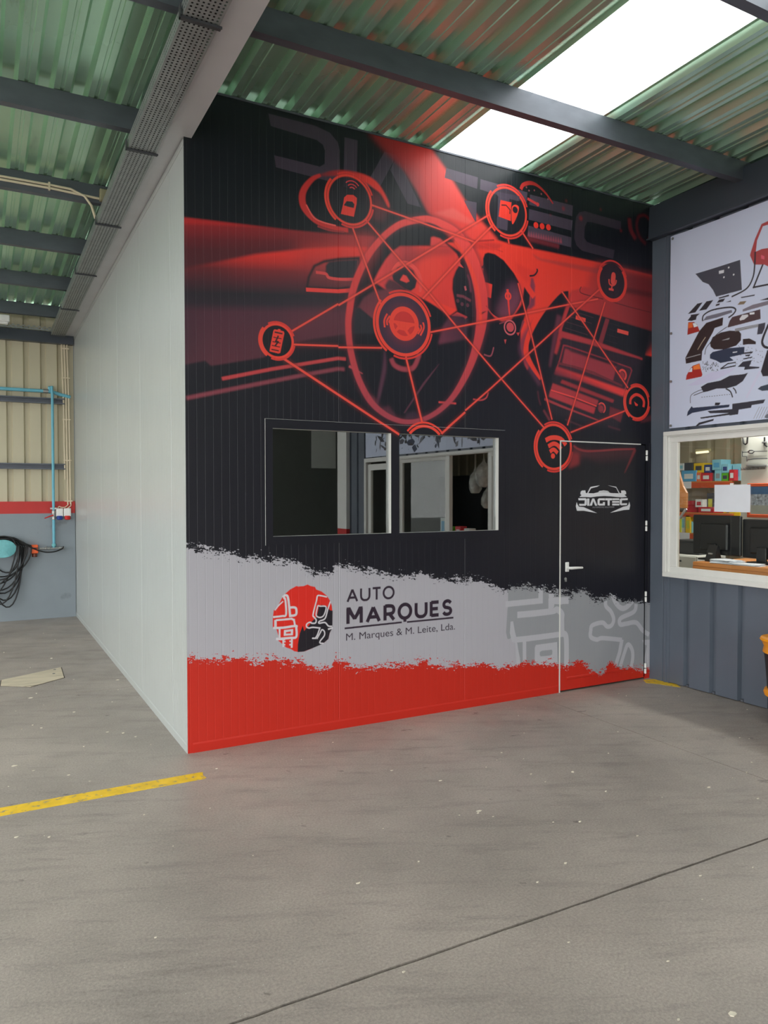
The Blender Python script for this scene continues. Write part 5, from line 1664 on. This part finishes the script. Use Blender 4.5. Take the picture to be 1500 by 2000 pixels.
# ------------------------------------------------------------------ floor markings and bits
yl = MB().prism([(HALL_L, -0.345), (-0.02, -0.345), (0.0, -0.352), (-0.012, -0.40), (-0.004, -0.445), (-0.02, -0.457), (HALL_L, -0.460)][::-1], 'z', 0.0, 0.0008).build('floor_line', M['yellow'])
tag(yl, 'worn yellow painted line on the floor in front of the white wall corner', 'floor marking')
q = [spot(*p, 2, 0.0) for p in ((1256, 1328), (1282, 1326), (1298, 1330), (1318, 1334), (1330, 1343), (1310, 1340), (1285, 1336), (1262, 1334))]
pt = MB().prism([(p[0], p[1]) for p in q], 'z', 0.0, 0.0008).build('floor_paint', M['yellow'])
tag(pt, 'small smear of yellow paint on the floor at the foot of the grey corner post', 'floor marking')
q = [spot(*p, 2, 0.0) for p in ((3, 1329), (60, 1317), (119, 1304), (125, 1324), (60, 1342), (1, 1340))]
hp = empty('floor_plate', (float(q[2][0]), float(q[2][1]), 0.0))
tag(hp, 'worn cream and white plate let into the floor beside the white wall', 'floor plate')
cx, cy = sum(p[0] for p in q) / 6, sum(p[1] for p in q) / 6
ins = [(p[0] - q[2][0], p[1] - q[2][1]) for p in q]
big = [((p[0] - cx) * 1.03 + cx - q[2][0], (p[1] - cy) * 1.035 + cy - q[2][1]) for p in q]
MB().prism(big[::-1], 'z', 0.0, 0.001).build('surround', M['joint'], hp)
MB().prism(ins[::-1], 'z', 0.001, 0.005).build('plate', M['plate'], hp)
for k in range(2):
    MB().lathe([(0.0, 0.005), (0.012, 0.005), (0.012, 0.0065), (0.0, 0.007)], (-0.06 - .02 * k, -0.08 - .16 * k, 0), 10).build('screw', M['galv'], hp)
mb = MB()
rng = random.Random(21)
known = [(1385, 1538), (1480, 1560), (1183, 1546), (1245, 1633), (1118, 1508), (1133, 1605), (700, 1725), (210, 1430), (240, 1432), (65, 1505), (28, 1496), (145, 1391), (60, 1363), (230, 1328), (101, 1286), (765, 1505), (936, 1584), (1037, 1512), (1325, 1992), (1430, 1982), (32, 1635), (934, 1588), (860, 1525), (980, 1470)]
cand = [spot(a, b, 2, 0.0)[:2] for a, b in known] + [(rng.uniform(-1.2, 3.9), rng.uniform(-3.4, -0.2)) for _ in range(70)] + [(rng.uniform(-1.4, -0.1), rng.uniform(-0.3, 5.6)) for _ in range(40)]
for i, (x, y) in enumerate(cand):
    s = rng.uniform(0.008, 0.02) if i < len(known) else rng.uniform(0.003, 0.009)
    a0 = rng.uniform(0, 6.28)
    n = rng.randint(4, 6)
    pts = [(x + s * rng.uniform(.5, 1.2) * math.cos(a0 + 2 * math.pi * j / n), y + 0.5 * s * rng.uniform(.5, 1.2) * math.sin(a0 + 2 * math.pi * j / n)) for j in range(n)]
    mb.prism(pts, 'z', 0.0, rng.uniform(0.001, 0.004))
ch = mb.build('floor_debris', M['leaf'])
tag(ch, 'pale paint chips and bits of dry leaf scattered over the concrete', 'debris', kind='stuff')
# ------------------------------------------------------------------ right wall with the office window
XR = W + 0.004
wall_right = empty('wall_right')
tag(wall_right, 'dark grey ribbed steel wall of the parts office', 'wall', kind='structure')


def rib_wall(z0, z1, ya, yb_, name='wall_sheet'):
    prof = [(ya, 0.0)]
    y = -0.372
    while y - 0.03 > yb_:
        if y < ya - 0.05:
            prof += [(y + 0.024, 0.0), (y + 0.010, 0.034), (y - 0.022, 0.034), (y - 0.034, 0.0)]
        y -= 0.252
    prof.append((yb_, 0.0))
    mb = MB().strip(prof, lambda p, t: (XR + p[1], p[0], (z0, z1)[t]))
    return mb.build(name, M['anthracite'], wall_right)


rib_wall(0.006, 0.90, -0.20, -4.52)
rib_wall(2.13, 3.80, -0.20, -6.40)
rib_wall(0.006, 2.13, -5.42, -6.40)
for y in (-0.386, -0.638, -0.890):
    MB().box(XR + 0.004, XR + 0.03, y - 0.012, y + 0.012, 0.006, 0.022).build('foot_screw', M['galv'], wall_right)
# corner post: folded flashing
prof = [(0.0, 0.0), (0.0, -0.012), (-0.135, -0.012), (-0.140, -0.004), (-0.150, -0.004), (-0.155, -0.016), (-0.176, -0.016), (-0.180, -0.004), (-0.205, -0.004), (-0.205, 0.03)]
MB().strip(prof, lambda p, t: (XR + p[1], p[0] - 0.001, (0.0, 3.80)[t])).build('corner_post', M['anthracite'], wall_right)
# head beam along the roof
hb = MB().prism([(3.955, 3.775), (4.09, 3.775), (4.09, 4.06), (4.03, 4.06), (3.968, 4.06), (3.955, 3.80)], 'y', -6.5, -0.004).build('head_beam', M['anthracite_dark'], wall_right)
MB().box(3.93, 3.955, -6.5, -0.004, 3.770, 3.782).build('drip_edge', M['anthracite_dark'], wall_right)

win2 = empty('window_2')
tag(win2, 'long white aluminium sliding window of the parts office', 'window', kind='structure')


def frame_rect(ya, yb_, z0, z1, w, x0, x1, name, parent, steps=True):
    mb = MB()
    mb.bbox(x0, x1, yb_, ya, z0, z0 + w, 0.003).bbox(x0, x1, yb_, ya, z1 - w, z1, 0.003)
    mb.bbox(x0, x1, ya - w, ya, z0 + w, z1 - w, 0.003).bbox(x0, x1, yb_, yb_ + w, z0 + w, z1 - w, 0.003)
    return mb.build(name, M['reveal'], parent)


frame_rect(-0.150, -4.44, 0.903, 2.128, 0.036, XR - 0.035, XR + 0.07, 'outer_frame', win2)
frame_rect(-0.187, -4.405, 0.922, 2.103, 0.022, XR - 0.022, XR + 0.06, 'track', win2)
for (a, b, xo, pane) in ((-0.207, -2.30, 0.004, True), (-3.12, -4.39, 0.030, True)):
    sash = empty('sash', (0, 0, 0), parent=win2)
    mb = MB()
    w, z0, z1, x0, x1 = 0.072, 0.942, 2.085, XR + xo - 0.015, XR + xo + 0.02
    mb.bbox(x0, x1, b, a, z0, z0 + w - .022, 0.003).bbox(x0, x1, b, a, z1 - w + .022, z1, 0.003)
    mb.bbox(x0, x1, a - w, a, z0 + w - .022, z1 - w + .022, 0.003).bbox(x0, x1, b, b + w, z0 + w - .022, z1 - w + .022, 0.003)
    mb.build('sash_frame', M['reveal'], sash)
    MB().box(XR + xo, XR + xo + 0.005, b + w + .001, a - w - .001, z0 + w - .021, z1 - w + .021).build('pane', M['glass'], sash)
MB().bbox(XR - 0.01, XR + 0.04, -3.20, -3.10, 0.942, 2.085, 0.003).build('mullion', M['reveal'], win2)
# neighbouring door of the office and white post, outside the picture but mirrored in the dark panes
dr2 = empty('door_2')
tag(dr2, 'white framed glazed office door', 'door', kind='structure')
frame_rect(-4.52, -5.40, 0.0, 2.14, 0.06, XR - 0.03, XR + 0.06, 'door_frame', dr2)
frame_rect(-4.60, -5.31, 0.08, 2.05, 0.09, XR - 0.005, XR + 0.035, 'leaf_frame', dr2)
MB().box(XR + 0.012, XR + 0.018, -5.21, -4.70, 0.171, 1.959).build('pane', M['glass'], dr2)
post = empty('trim_1')
tag(post, 'white post with a red foot beside the office', 'post', kind='structure')
MB().box(XR - 0.06, XR - 0.001, -6.28, -5.95, 1.06, 3.76).build('shaft', M['white_plastic'], post)
MB().box(XR - 0.06, XR - 0.001, -6.28, -5.95, 0.0, 1.06).build('foot', M['red'], post)

# banner with small waves, fixed by eyelets
ban = empty('parts_banner', (XR - 0.012, -0.20, 2.155))
tag(ban, 'large printed banner of scattered car parts above the office window', 'banner')
BW, BH = -0.20 - BAN_Y0, 1.60
nx, nz = 120, 24
mb = MB()
for j in range(nz + 1):
    for i in range(nx + 1):
        u, v = BW * i / nx, BH * j / nz
        amp = 0.004 * (math.sin(u * 5.1 + v * 2.3) + 0.6 * math.sin(u * 9.3 - v * 4.0)) * (0.4 + 0.6 * v / BH)
        cr = 0.010 * math.exp(-((u - 0.05 - (BH - v) * 0.35) / 0.05) ** 2) * max(0, 1 - (BH - v) / 0.6) if u < 0.6 else 0.0
        mb.v.append((-0.005 - amp - cr, -u, v))
for j in range(nz):
    for i in range(nx):
        a = j * (nx + 1) + i
        mb.f.append((a, a + 1, a + nx + 2, a + nx + 1))
mb.build('cloth', M['banner'], ban, smooth=True, uvfn=lambda p: (-p[1] / BW, p[2] / BH))
for (u, v) in ((0.025, 0.02), (0.022, 0.39), (0.022, 0.79), (0.03, 1.575), (0.9, 1.58), (1.8, 1.58), (2.7, 1.58)):
    mm = MB().lathe([(0.005, 0.0), (0.011, 0.0), (0.011, 0.004), (0.005, 0.005)], (-0.020, -u, v), 14, 'x')
    mm.build('eyelet', M['brass'], ban, smooth=True)

# ------------------------------------------------------------------ inside the office
off = empty('wall_office')
tag(off, 'inner walls and ceiling of the parts office behind the white window', 'wall', kind='structure')
XO = 6.22
prof, y = [(1.75, 0.0)], 1.62
while y > -6.3:
    prof += [(y + 0.05, 0.0), (y + 0.03, 0.03), (y - 0.03, 0.03), (y - 0.05, 0.0)]
    y -= 0.25
prof.append((-6.35, 0.0))
MB().strip(prof, lambda p, t: (XO + p[1], p[0], (0.0, 2.6)[t])).build('back_sheet', M['beige'], off)
MB().box(XR + 0.09, XO + .05, 1.75, 1.80, 0.0, 2.6).build('side_wall', M['office_wall'], off)
MB().box(XR + 0.09, XO + .05, -6.42, -6.36, 0.0, 2.6).build('side_wall', M['booth_dark'], off)
MB().box(XR + 0.09, XO + .05, -6.40, 1.80, 2.6, 2.66).build('office_ceiling', M['office_wall'], off)
# inner lining of the outside wall, below and above the window
MB().box(XR + 0.072, XR + 0.088, -4.5, 1.78, 0.0, 0.89).box(XR + 0.072, XR + 0.088, -6.4, 1.78, 2.14, 2.6).box(XR + 0.072, XR + 0.088, -0.155, 1.78, 0.89, 2.14).build('lining', M['office_wall'], off)


def ceiling_lamp(loc, power, label):
    l = empty('office_lamp', loc)
    tag(l, label, 'lamp')
    MB().bbox(-0.08, 0.08, -0.6, 0.6, -0.05, 0.0, 0.006).build('housing', M['white_plastic'], l)
    MB().box(-0.06, 0.06, -0.57, 0.57, -0.056, -0.051).build('diffuser', emit_mat('lit_diffuser', (255, 250, 238), 1.5), l)
    d = bpy.data.lights.new('lamp_light', 'AREA')
    d.shape, d.size, d.size_y, d.energy, d.color = 'RECTANGLE', 0.12, 1.14, power, (1.0, 0.97, 0.9)
    o = bpy.data.objects.new('lamp_light', d)
    o.location = (0, 0, -0.065)
    link(o, l)


ceiling_lamp((5.2, -0.6, 2.598), 22, 'white ceiling lamp inside the parts office near the shelf')
ceiling_lamp((5.2, -3.2, 2.598), 2.5, 'white ceiling lamp inside the parts office over the far counter')
wl = empty('wall_lamp', (XO - 0.03, 1.2, 2.09))
tag(wl, 'small yellowish tube lamp high on the beige office wall', 'lamp')
MB().bbox(-0.03, 0.0, -0.11, 0.09, -0.005, 0.03, 0.005).build('holder', mat('yellowed_plastic', (236, 226, 180), 0.4), wl)
MB().tube([(-0.03, -0.09, -0.006), (-0.03, 0.07, -0.012)], 0.013, 10).build('tube', emit_mat('lit_tube', (255, 244, 205), 0.8), wl, smooth=True)

# pegboard and picture
SP = XO - 0.40      # front plane of the shelf rack


def yz(px, py, X):
    p = spot(px, py, 0, X)
    return float(p[1]), float(p[2])


R2 = lambda x, y, X: yz(1290 + x / 5.882, 830 + y / 5.882, X)
pgx = 5.30
pa, pb = R2(930, 140, pgx), R2(1235, 1090, pgx)
peg = empty('pegboard', (pgx, pa[0], 1.3))
tag(peg, 'white perforated tool board with black tools at the right of the shelf', 'tool board')
MB().box(0.0, 0.02, -1.2, 0.0, -0.42, 0.85).build('board', M['office_wall'], peg)
for ps, r in (([(955, 140), (965, 210), (985, 225), (1005, 210), (1010, 140)], .008), ([(1205, 140), (1205, 230), (1235, 250)], .008)):
    MB().tube([(-0.012, R2(x, y, pgx)[0] - pa[0], R2(x, y, pgx)[1] - 1.3) for x, y in ps], r, 6).build('hook_loop', M['black_plastic'], peg)
for ps, r in (([(950, 315), (1015, 312)], .004), ([(1090, 305), (1235, 300)], .004), ([(1015, 310), (1035, 292), (1065, 292), (1088, 305), (1065, 325), (1035, 325), (1015, 310)], .006), ([(950, 300), (950, 360), (1000, 365), (1005, 420)], .004), ([(1010, 400), (1080, 390), (1235, 385)], .005), ([(1000, 465), (1100, 470), (1235, 468)], .012), ([(1180, 200), (1235, 198)], .01)):
    MB().tube([(-0.012, R2(x, y, pgx)[0] - pa[0], R2(x, y, pgx)[1] - 1.3) for x, y in ps], r, 6).build('tool', M['dark_grey'] if r < .01 else M['steel'], peg)
for k in range(16):
    a = R2(945 + k * 18, 505 - k, pgx)
    MB().tube([(-0.012, a[0] - pa[0] + .008, a[1] - 1.3 + .012), (-0.02, a[0] - pa[0], a[1] - 1.3), (-0.012, a[0] - pa[0] + .008, a[1] - 1.3 - .012)], 0.004, 5).build('bit', M['dark_grey'], peg)
fx = pgx - 0.03
fa, fb = R2(1003, 672, fx), R2(1290, 1068, fx)
pic = empty('framed_picture', (fx, fa[0], fb[1]))
tag(pic, 'orange wooden picture frame with a blue and white picture by the tool board', 'picture')
hh = fa[1] - fb[1]
ww = fa[0] - fb[0] + 0.12
MB().bbox(-0.012, 0.012, -ww, 0, 0, 0.03).bbox(-0.012, 0.012, -ww, 0, hh - 0.03, hh).bbox(-0.012, 0.012, -0.03, 0, 0.03, hh - .03).bbox(-0.012, 0.012, -ww, -ww + .03, 0.03, hh - .03).build('frame', M['shelf_orange'], pic)
MB().box(-0.002, 0.008, -ww + .03, -0.03, hh * .68, hh - .03).build('sky_print', mat('print_blue', (70, 112, 160), 0.5, var=.2, scale=12), pic)
MB().box(-0.002, 0.008, -ww + .03, -0.03, hh * .36, hh * .68).build('crowd_print', mat('print_mixed', (150, 160, 172), 0.5, var=.6, scale=40), pic)
MB().box(-0.002, 0.008, -ww + .03, -0.03, 0.03, hh * .36).build('ground_print', mat('print_grey', (150, 156, 148), 0.5), pic)

# shelf rack
rk = empty('shelf_rack', (SP, 1.0, 0))
tag(rk, 'storage rack with blue perforated posts and orange beams full of boxes', 'shelf')
yp = R2(805, 400, SP)[0]
for y in (yp, 1.62):
    MB().box(0.26, 0.28, y - 1.0 - 0.022, y - 1.0 + 0.022, 0, 2.35).box(0.32, 0.37, y - 1.03, y - 0.97, 0, 2.35).build('post', M['shelf_blue'], rk)
z1b, z1t = R2(600, 722, SP)[1], R2(600, 645, SP)[1]
z2 = R2(600, 1010, SP)[1]
z3t, z3b = R2(300, 1238, SP)[1], R2(300, 1335, SP)[1]
for zt, zb in ((z1t, z1b), (z2, z2 - .05), (z3t, z3b), (0.35, 0.27)):
    MB().box(0.0, 0.03, yp - 1.0 - 0.02, 1.60 - 1.0, zb, zt - 0.012).build('beam', M['shelf_orange'], rk)
    MB().box(0.0, 0.36, yp - 1.0 - 0.02, 1.60 - 1.0, zt - 0.012, zt).build('board', M['wood'], rk)
a, b = R2(355, 650, SP), R2(255, 730, SP)
MB().box(-0.003, 0.0, a[0] - 1.0, b[0] - 1.0, b[1], a[1]).build('label_card', M['paper'], rk)
a, b = R2(335, 1240, SP), R2(185, 1335, SP)
MB().box(-0.003, 0.0, a[0] - 1.0, b[0] - 1.0, b[1], a[1]).build('label_card', M['paper'], rk)


def carton(x0, x1, y0, y1, colr, label, base=None, front=0.0, depth=0.16, stripe=None, name='carton'):
    a, b = R2(x1, y0, SP + front), R2(x0, y1, SP + front)
    zb = b[1] if base is None else base
    c = empty(name, (SP + front, (a[0] + b[0]) / 2, zb))
    tag(c, label, 'box', 'cartons on the storage rack')
    w, h = b[0] - a[0], a[1] - zb
    MB().bbox(0, depth, -w / 2, w / 2, 0, h, 0.002).build('box', M[colr], c)
    if stripe:
        MB().box(-0.001, 0.0, -w * .3, w * .3, h * .25, h * .7).build('printed_label', M[stripe], c)
    return c


T1 = z1t
carton(240, 408, 520, 635, 'c_blue', 'wide sky blue carton at the left end of the upper shelf', T1, 0.01, stripe='c_white')
carton(412, 462, 545, 635, 'c_orange', 'small orange and white carton right of the wide blue one', T1, 0.02, stripe='c_white')
carton(466, 580, 550, 635, 'red_stripe', 'red carton with white pattern under the blue and white box', T1, 0.02, stripe='c_white')
carton(584, 616, 550, 632, 'c_grey', 'narrow grey carton on the upper shelf between red and pale blue boxes', T1, 0.05)
carton(620, 696, 518, 635, 'c_cyan', 'pale blue carton standing under the tallest box', T1, 0.02, stripe='c_grey')
carton(700, 780, 552, 638, 'c_green', 'bright green round-edged carton on the upper shelf', T1, 0.02, stripe='c_dark')
carton(788, 850, 512, 640, 'red_stripe', 'red and white striped carton in front of the blue post', T1, -0.0, 0.1, stripe='c_white')
carton(828, 925, 445, 635, 'c_cyan', 'tall pale blue carton at the right end of the upper shelf', T1, 0.06, stripe='c_blue')
T2 = R2(300, 521, SP + .01)[1]
carton(212, 266, 440, 530, 'c_white', 'small white carton on top of the wide blue one', T2 + .001, 0.02, stripe='c_cyan')
carton(270, 372, 432, 520, 'c_dark', 'dark grey carton behind the small white one', T2 + .001, 0.03)
T3 = R2(500, 550, SP + .02)[1]
carton(380, 496, 435, 548, 'c_yellow', 'yellow carton standing on the orange and red boxes', T3 + .003, 0.03, stripe='c_dark')
carton(502, 582, 455, 548, 'c_navy', 'blue and white carton beside the yellow one', T3 + .001, 0.03, stripe='c_white')
carton(592, 696, 395, 517, 'c_cyan', 'tallest pale blue carton on top of its pile', R2(650, 518, SP + .02)[1] + .001, 0.02, stripe='c_blue')
carton(702, 780, 447, 550, 'c_cyan', 'pale blue carton on top of the green one', R2(740, 552, SP + .02)[1] + .001, 0.02, stripe='c_navy')
T4 = z2
carton(532, 612, 782, 1008, 'c_dark', 'dark carton with a lime label behind the hanging sheet of paper', T4, 0.08, stripe='c_lime')
carton(300, 428, 930, 1008, 'c_red', 'dark red flat carton on the middle shelf', T4, 0.03)
carton(432, 612, 945, 1010, 'c_red', 'long red carton with white edge on the middle shelf', T4, 0.0, stripe='c_white')
carton(302, 396, 872, 928, 'c_red', 'small dark red carton on the flat red one', R2(360, 931, SP + .03)[1] + .001, 0.05)
carton(400, 482, 855, 942, 'c_white', 'white carton with red border on the long red one', R2(440, 946, SP)[1] + .001, 0.01, stripe='c_red')
T5 = z3t
carton(195, 231, 1050, 1235, 'c_lime', 'lime green upright carton at the left end of the lower shelf', T5, 0.0, stripe='c_yellow')
carton(235, 285, 1015, 1236, 'c_white', 'white and pale blue upright carton on the lower shelf', T5, 0.02, stripe='c_cyan')
carton(288, 341, 1040, 1236, 'c_yellow', 'yellow upright carton with green bands on the lower shelf', T5, 0.0, stripe='c_lime')
carton(344, 366, 1110, 1236, 'c_cyan', 'pale blue carton edge next to the monitor on the lower shelf', T5, 0.02)
carton(370, 560, 1020, 1236, 'c_yellow', 'yellow carton behind the top of the monitor', T5, 0.06)
carton(572, 648, 1000, 1236, 'c_yellow', 'amber carton above the monitor', T5, 0.06, stripe='c_orange')
carton(652, 722, 1012, 1236, 'c_lime', 'lime carton above the monitor', T5, 0.04)
carton(786, 915, 1005, 1236, 'c_yellow', 'wide yellow carton above the right end of the monitor', T5, 0.04, stripe='c_lime')

# desk inside the window
DX = 4.34
dz = R2(600, 1590, DX)[1]
desk = empty('counter_desk', (DX, -0.8, 0))
tag(desk, 'orange beech counter desk behind the office window', 'desk')
ya = R2(370, 1590, DX)[0]
MB().bbox(0.0, 0.72, -3.5, ya + 0.8, dz - 0.035, dz, 0.003).build('top', M['wood'], desk)
MB().box(0.0, 0.02, -3.5, ya + 0.8, dz - 0.16, dz - 0.036).build('apron', M['wood'], desk)
for y in (-3.4, ya + 0.72):
    MB().box(0.05, 0.68, y, y + 0.03, 0.0, dz - 0.036).build('side', M['wood'], desk)
dw = empty('drawer_cabinet', (4.75, R2(280, 1500, 4.75)[0], 0))
tag(dw, 'white drawer cabinet left of the counter desk', 'cabinet')
hz = R2(280, 1500, 4.75)[1]
MB().bbox(0, 0.4, -0.14, 0.30, 0, hz, 0.004).build('body', M['office_wall'], dw)
for k in range(4):
    d_ = MB().bbox(-0.012, 0.0, -0.13, 0.29, hz - 0.165 * (k + 1) + .012, hz - 0.165 * k - 0.008, 0.003).build('drawer', M['office_wall'], dw)
    MB().box(-0.022, -0.012, 0.03, 0.13, hz - 0.165 * k - .06, hz - 0.165 * k - .045).build('drawer_pull', M['dark_grey'], d_)
gb = empty('grey_crate', (4.90, R2(310, 1400, 4.9)[0], hz))
tag(gb, 'dark grey storage crate on the white drawer cabinet', 'crate')
MB().bbox(0, 0.22, -0.13, 0.14, 0, max(0.12, R2(310, 1345, 4.9)[1] - hz), 0.006).build('body', M['dark_grey'], gb)
MB().bbox(-0.008, 0.228, -0.138, 0.148, max(0.12, R2(310, 1345, 4.9)[1] - hz), max(0.12, R2(310, 1345, 4.9)[1] - hz) + .016, 0.004).build('rim', M['dark_grey'], gb)


def monitor(X, x0, x1, y0, y1, label, tilt=0.0):
    a, b = R2(x1, y0, X), R2(x0, y1, X)
    c = empty('monitor', (X, (a[0] + b[0]) / 2, dz), rz=tilt)
    tag(c, label, 'monitor')
    w, z0, z1 = b[0] - a[0], b[1] - dz, a[1] - dz
    MB().bbox(0.0, 0.035, -w / 2, w / 2, z0, z1, 0.008).build('back_shell', M['black_plastic'], c)
    MB().bbox(-0.03, 0.0, -w * .28, w * .3, z0 + .04, z0 + (z1 - z0) * .8, 0.012).build('back_bulge', M['black_plastic'], c)
    MB().box(0.035, 0.037, -w / 2 + .015, w / 2 - .015, z0 + .02, z1 - .015).build('screen', M['dark_grey'], c)
    MB().bbox(-0.055, -0.028, -0.04, 0.05, 0.012, z0 + .10, 0.006).build('stand_neck', M['black_plastic'], c)
    MB().bbox(-0.10, 0.10, -0.11, 0.11, 0.0, 0.014, 0.005).build('stand_foot', M['black_plastic'], c)
    return c


monitor(4.66, 368, 918, 1045, 1470, 'black monitor seen from behind on the desk, left one')
monitor(4.70, 934, 1500, 1098, 1520, 'black monitor seen from behind at the right edge of the window')
ph = empty('desk_phone', (4.46, R2(560, 1500, 4.46)[0], dz))
tag(ph, 'black slanted stand with a slot in front of the left monitor', 'stand')
MB().prism([(0.0, 0.0), (0.09, 0.0), (0.10, 0.012), (0.075, 0.135), (0.055, 0.14), (0.0, 0.012)], 'y', -0.045, 0.045).build('wedge', M['black_plastic'], ph)
MB().box(0.012, 0.03, -0.02, 0.02, 0.062, 0.075).build('slot', M['steel'], ph)
rng = random.Random(9)
for (x, y, n, lab) in ((760, 1570, 9, 'loose pile of white papers in front of the left monitor'), (1010, 1590, 4, 'white folded papers in front of the right monitor')):
    p0 = R2(x, y, 4.44)
    pl = empty('paper_pile', (4.45, p0[0], dz))
    tag(pl, lab, 'papers')
    for k in range(n):
        a_ = rng.uniform(-.35, .35)
        ca, sa = math.cos(a_), math.sin(a_)
        P_ = [(-.075, -.105), (.075, -.105), (.075, .105), (-.075, .105)]
        ox, oy = rng.uniform(-.02, .03), rng.uniform(-.03, .03)
        MB().prism([(ox + px * ca - py * sa, oy + px * sa + py * ca) for px, py in P_], 'z', 0.0035 * k, 0.0035 * k + 0.003).build('sheet', M['paper'], pl)
a, b = R2(1035, 683, XR - 0.0), R2(618, 995, XR - 0.0)
ns = empty('notice_sheet', (XR + 0.002, b[0], b[1]))
tag(ns, 'blank white sheet of paper taped to the office window pane', 'paper')
mb = MB()
W_, H_ = b[0] - a[0], a[1] - b[1]
for j in range(7):
    for i in range(9):
        u, v = W_ * i / 8, H_ * j / 6
        mb.v.append((-0.001 - 0.004 * (math.sin(i * .8) * .5 + .5) * abs(j - 3) / 3, -u, v))
for j in range(6):
    for i in range(8):
        q_ = j * 9 + i
        mb.f.append((q_, q_ + 1, q_ + 10, q_ + 9))
mb.build('sheet', M['paper'], ns, smooth=True)
MB().box(-0.007, -0.005, -W_ / 2 - .015, -W_ / 2 + .015, H_ - .006, H_ + .012).build('tape', M['white_plastic'], ns)
tri = [R2(x, y, 4.20) for x, y in ((196, 500), (255, 700), (298, 780), (296, 955), (190, 955))]
op = empty('orange_panel', (4.20, tri[0][0], tri[-1][1]))
tag(op, 'orange wooden gusset panel standing behind the left window jamb', 'panel')
MB().prism([(p[0] - tri[0][0], p[1] - tri[-1][1]) for p in tri], 'x', 0.0, 0.02).build('board', M['wood'], op)
MB().tube([(0.01, tri[3][0] - tri[0][0] + .01, -0.005), (0.01, tri[4][0] - tri[0][0] - .02, -0.09)], 0.011, 8).build('strut', M['steel'], op)
MB().box(0.0, 0.02, -0.01, 0.015, -(tri[-1][1]), 0.0).build('upright', M['wood'], op)

# things further along the counter that the dark panes mirror
BAGM = mat('clear_plastic_bag', (186, 186, 182), 0.12, var=0.35, scale=14, bump=0.9, bscale=18)
for k, (y, z, s) in enumerate(((-3.22, 1.90, 1.0), (-3.48, 1.80, .9), (-3.10, 1.62, .9), (-3.34, 1.58, .8))):
    bg = empty('plastic_bag', (4.62 + .05 * k, y, z))
    tag(bg, ('largest', 'second largest', 'lowest', 'smallest')[k] + ' crumpled clear plastic bag hung in the parts office', 'bag', 'bags hanging in the office')
    mb = MB().lathe([(0.012, 0.16), (0.02, 0.12), (0.07, 0.06), (0.10, -0.04), (0.095, -0.14), (0.06, -0.2), (0.01, -0.21)], (0, 0, 0), 18)
    rr = random.Random(k)
    mb.v = [(x * s * rr.uniform(.75, 1.2), y_ * s * rr.uniform(.75, 1.2), z_ * s) for x, y_, z_ in mb.v]
    mb.build('bag', BAGM, bg, smooth=True)
    MB().tube([(0, 0, .15 * s), (0, 0, 2.595 - z)], 0.003, 5).build('string', M['white_plastic'], bg)
for (y, wd, h, colr, lab) in ((-3.80, .12, .17, 'c_white', 'white and blue jar'), (-3.62, .09, .06, 'c_green', 'flat green carton'), (-3.44, .13, .07, 'red_stripe', 'flat red and white carton'), (-3.24, .12, .05, 'c_white', 'flat white carton')):
    c = empty('counter_carton', (4.42, y, dz))
    tag(c, lab + ' on the far end of the office counter', 'box')
    MB().bbox(-.05, .05, -wd / 2, wd / 2, 0.0, h + .10, 0.004).build('box', M[colr], c)
    MB().box(-.051, -.05, -wd * .3, wd * .3, h * .5, h + .06).build('printed_label', M['c_blue' if colr == 'c_white' else 'c_white'], c)
backdrop = MB().bbox(5.6, 6.1, -5.8, -3.9, 0.0, 1.9, .01).build('dark_backdrop', M['black_plastic'])  # unseen block added so the office mirrored in the panes stays dark
tag(backdrop, 'tall black block added at the back of the parts office as dark backing', 'cabinet')

# equipment with an amber rim at the right edge of the picture
eq = empty('waste_drum', (3.80, -1.44, 0.0))
tag(eq, 'black drum with an amber rim at the right edge by the grey wall', 'drum')
MB().lathe([(0.0, 0.04), (0.13, 0.04), (0.14, 0.06), (0.150, 0.20), (0.170, 0.44), (0.178, 0.50), (0.0, 0.50)], (0, 0, 0), 32).build('body', M['black_plastic'], eq, smooth=True)
MB().lathe([(0.172, 0.495), (0.186, 0.505), (0.178, 0.545), (0.190, 0.575), (0.205, 0.592), (0.198, 0.605), (0.15, 0.60), (0.0, 0.598)], (0, 0, 0), 32).build('rim', M['amber'], eq, smooth=True)
MB().lathe([(0.150, 0.195), (0.172, 0.205), (0.178, 0.225), (0.172, 0.245), (0.150, 0.252)], (0, 0, 0), 32).build('bumper', M['amber'], eq, smooth=True)
for k in range(4):
    an = math.pi / 4 + k * math.pi / 2
    MB().lathe([(0.006, 0.0), (0.022, 0.002), (0.022, 0.03), (0.012, 0.045)], (0.11 * math.cos(an), 0.11 * math.sin(an), 0), 12).build('caster', M['black_rubber'], eq, smooth=True)
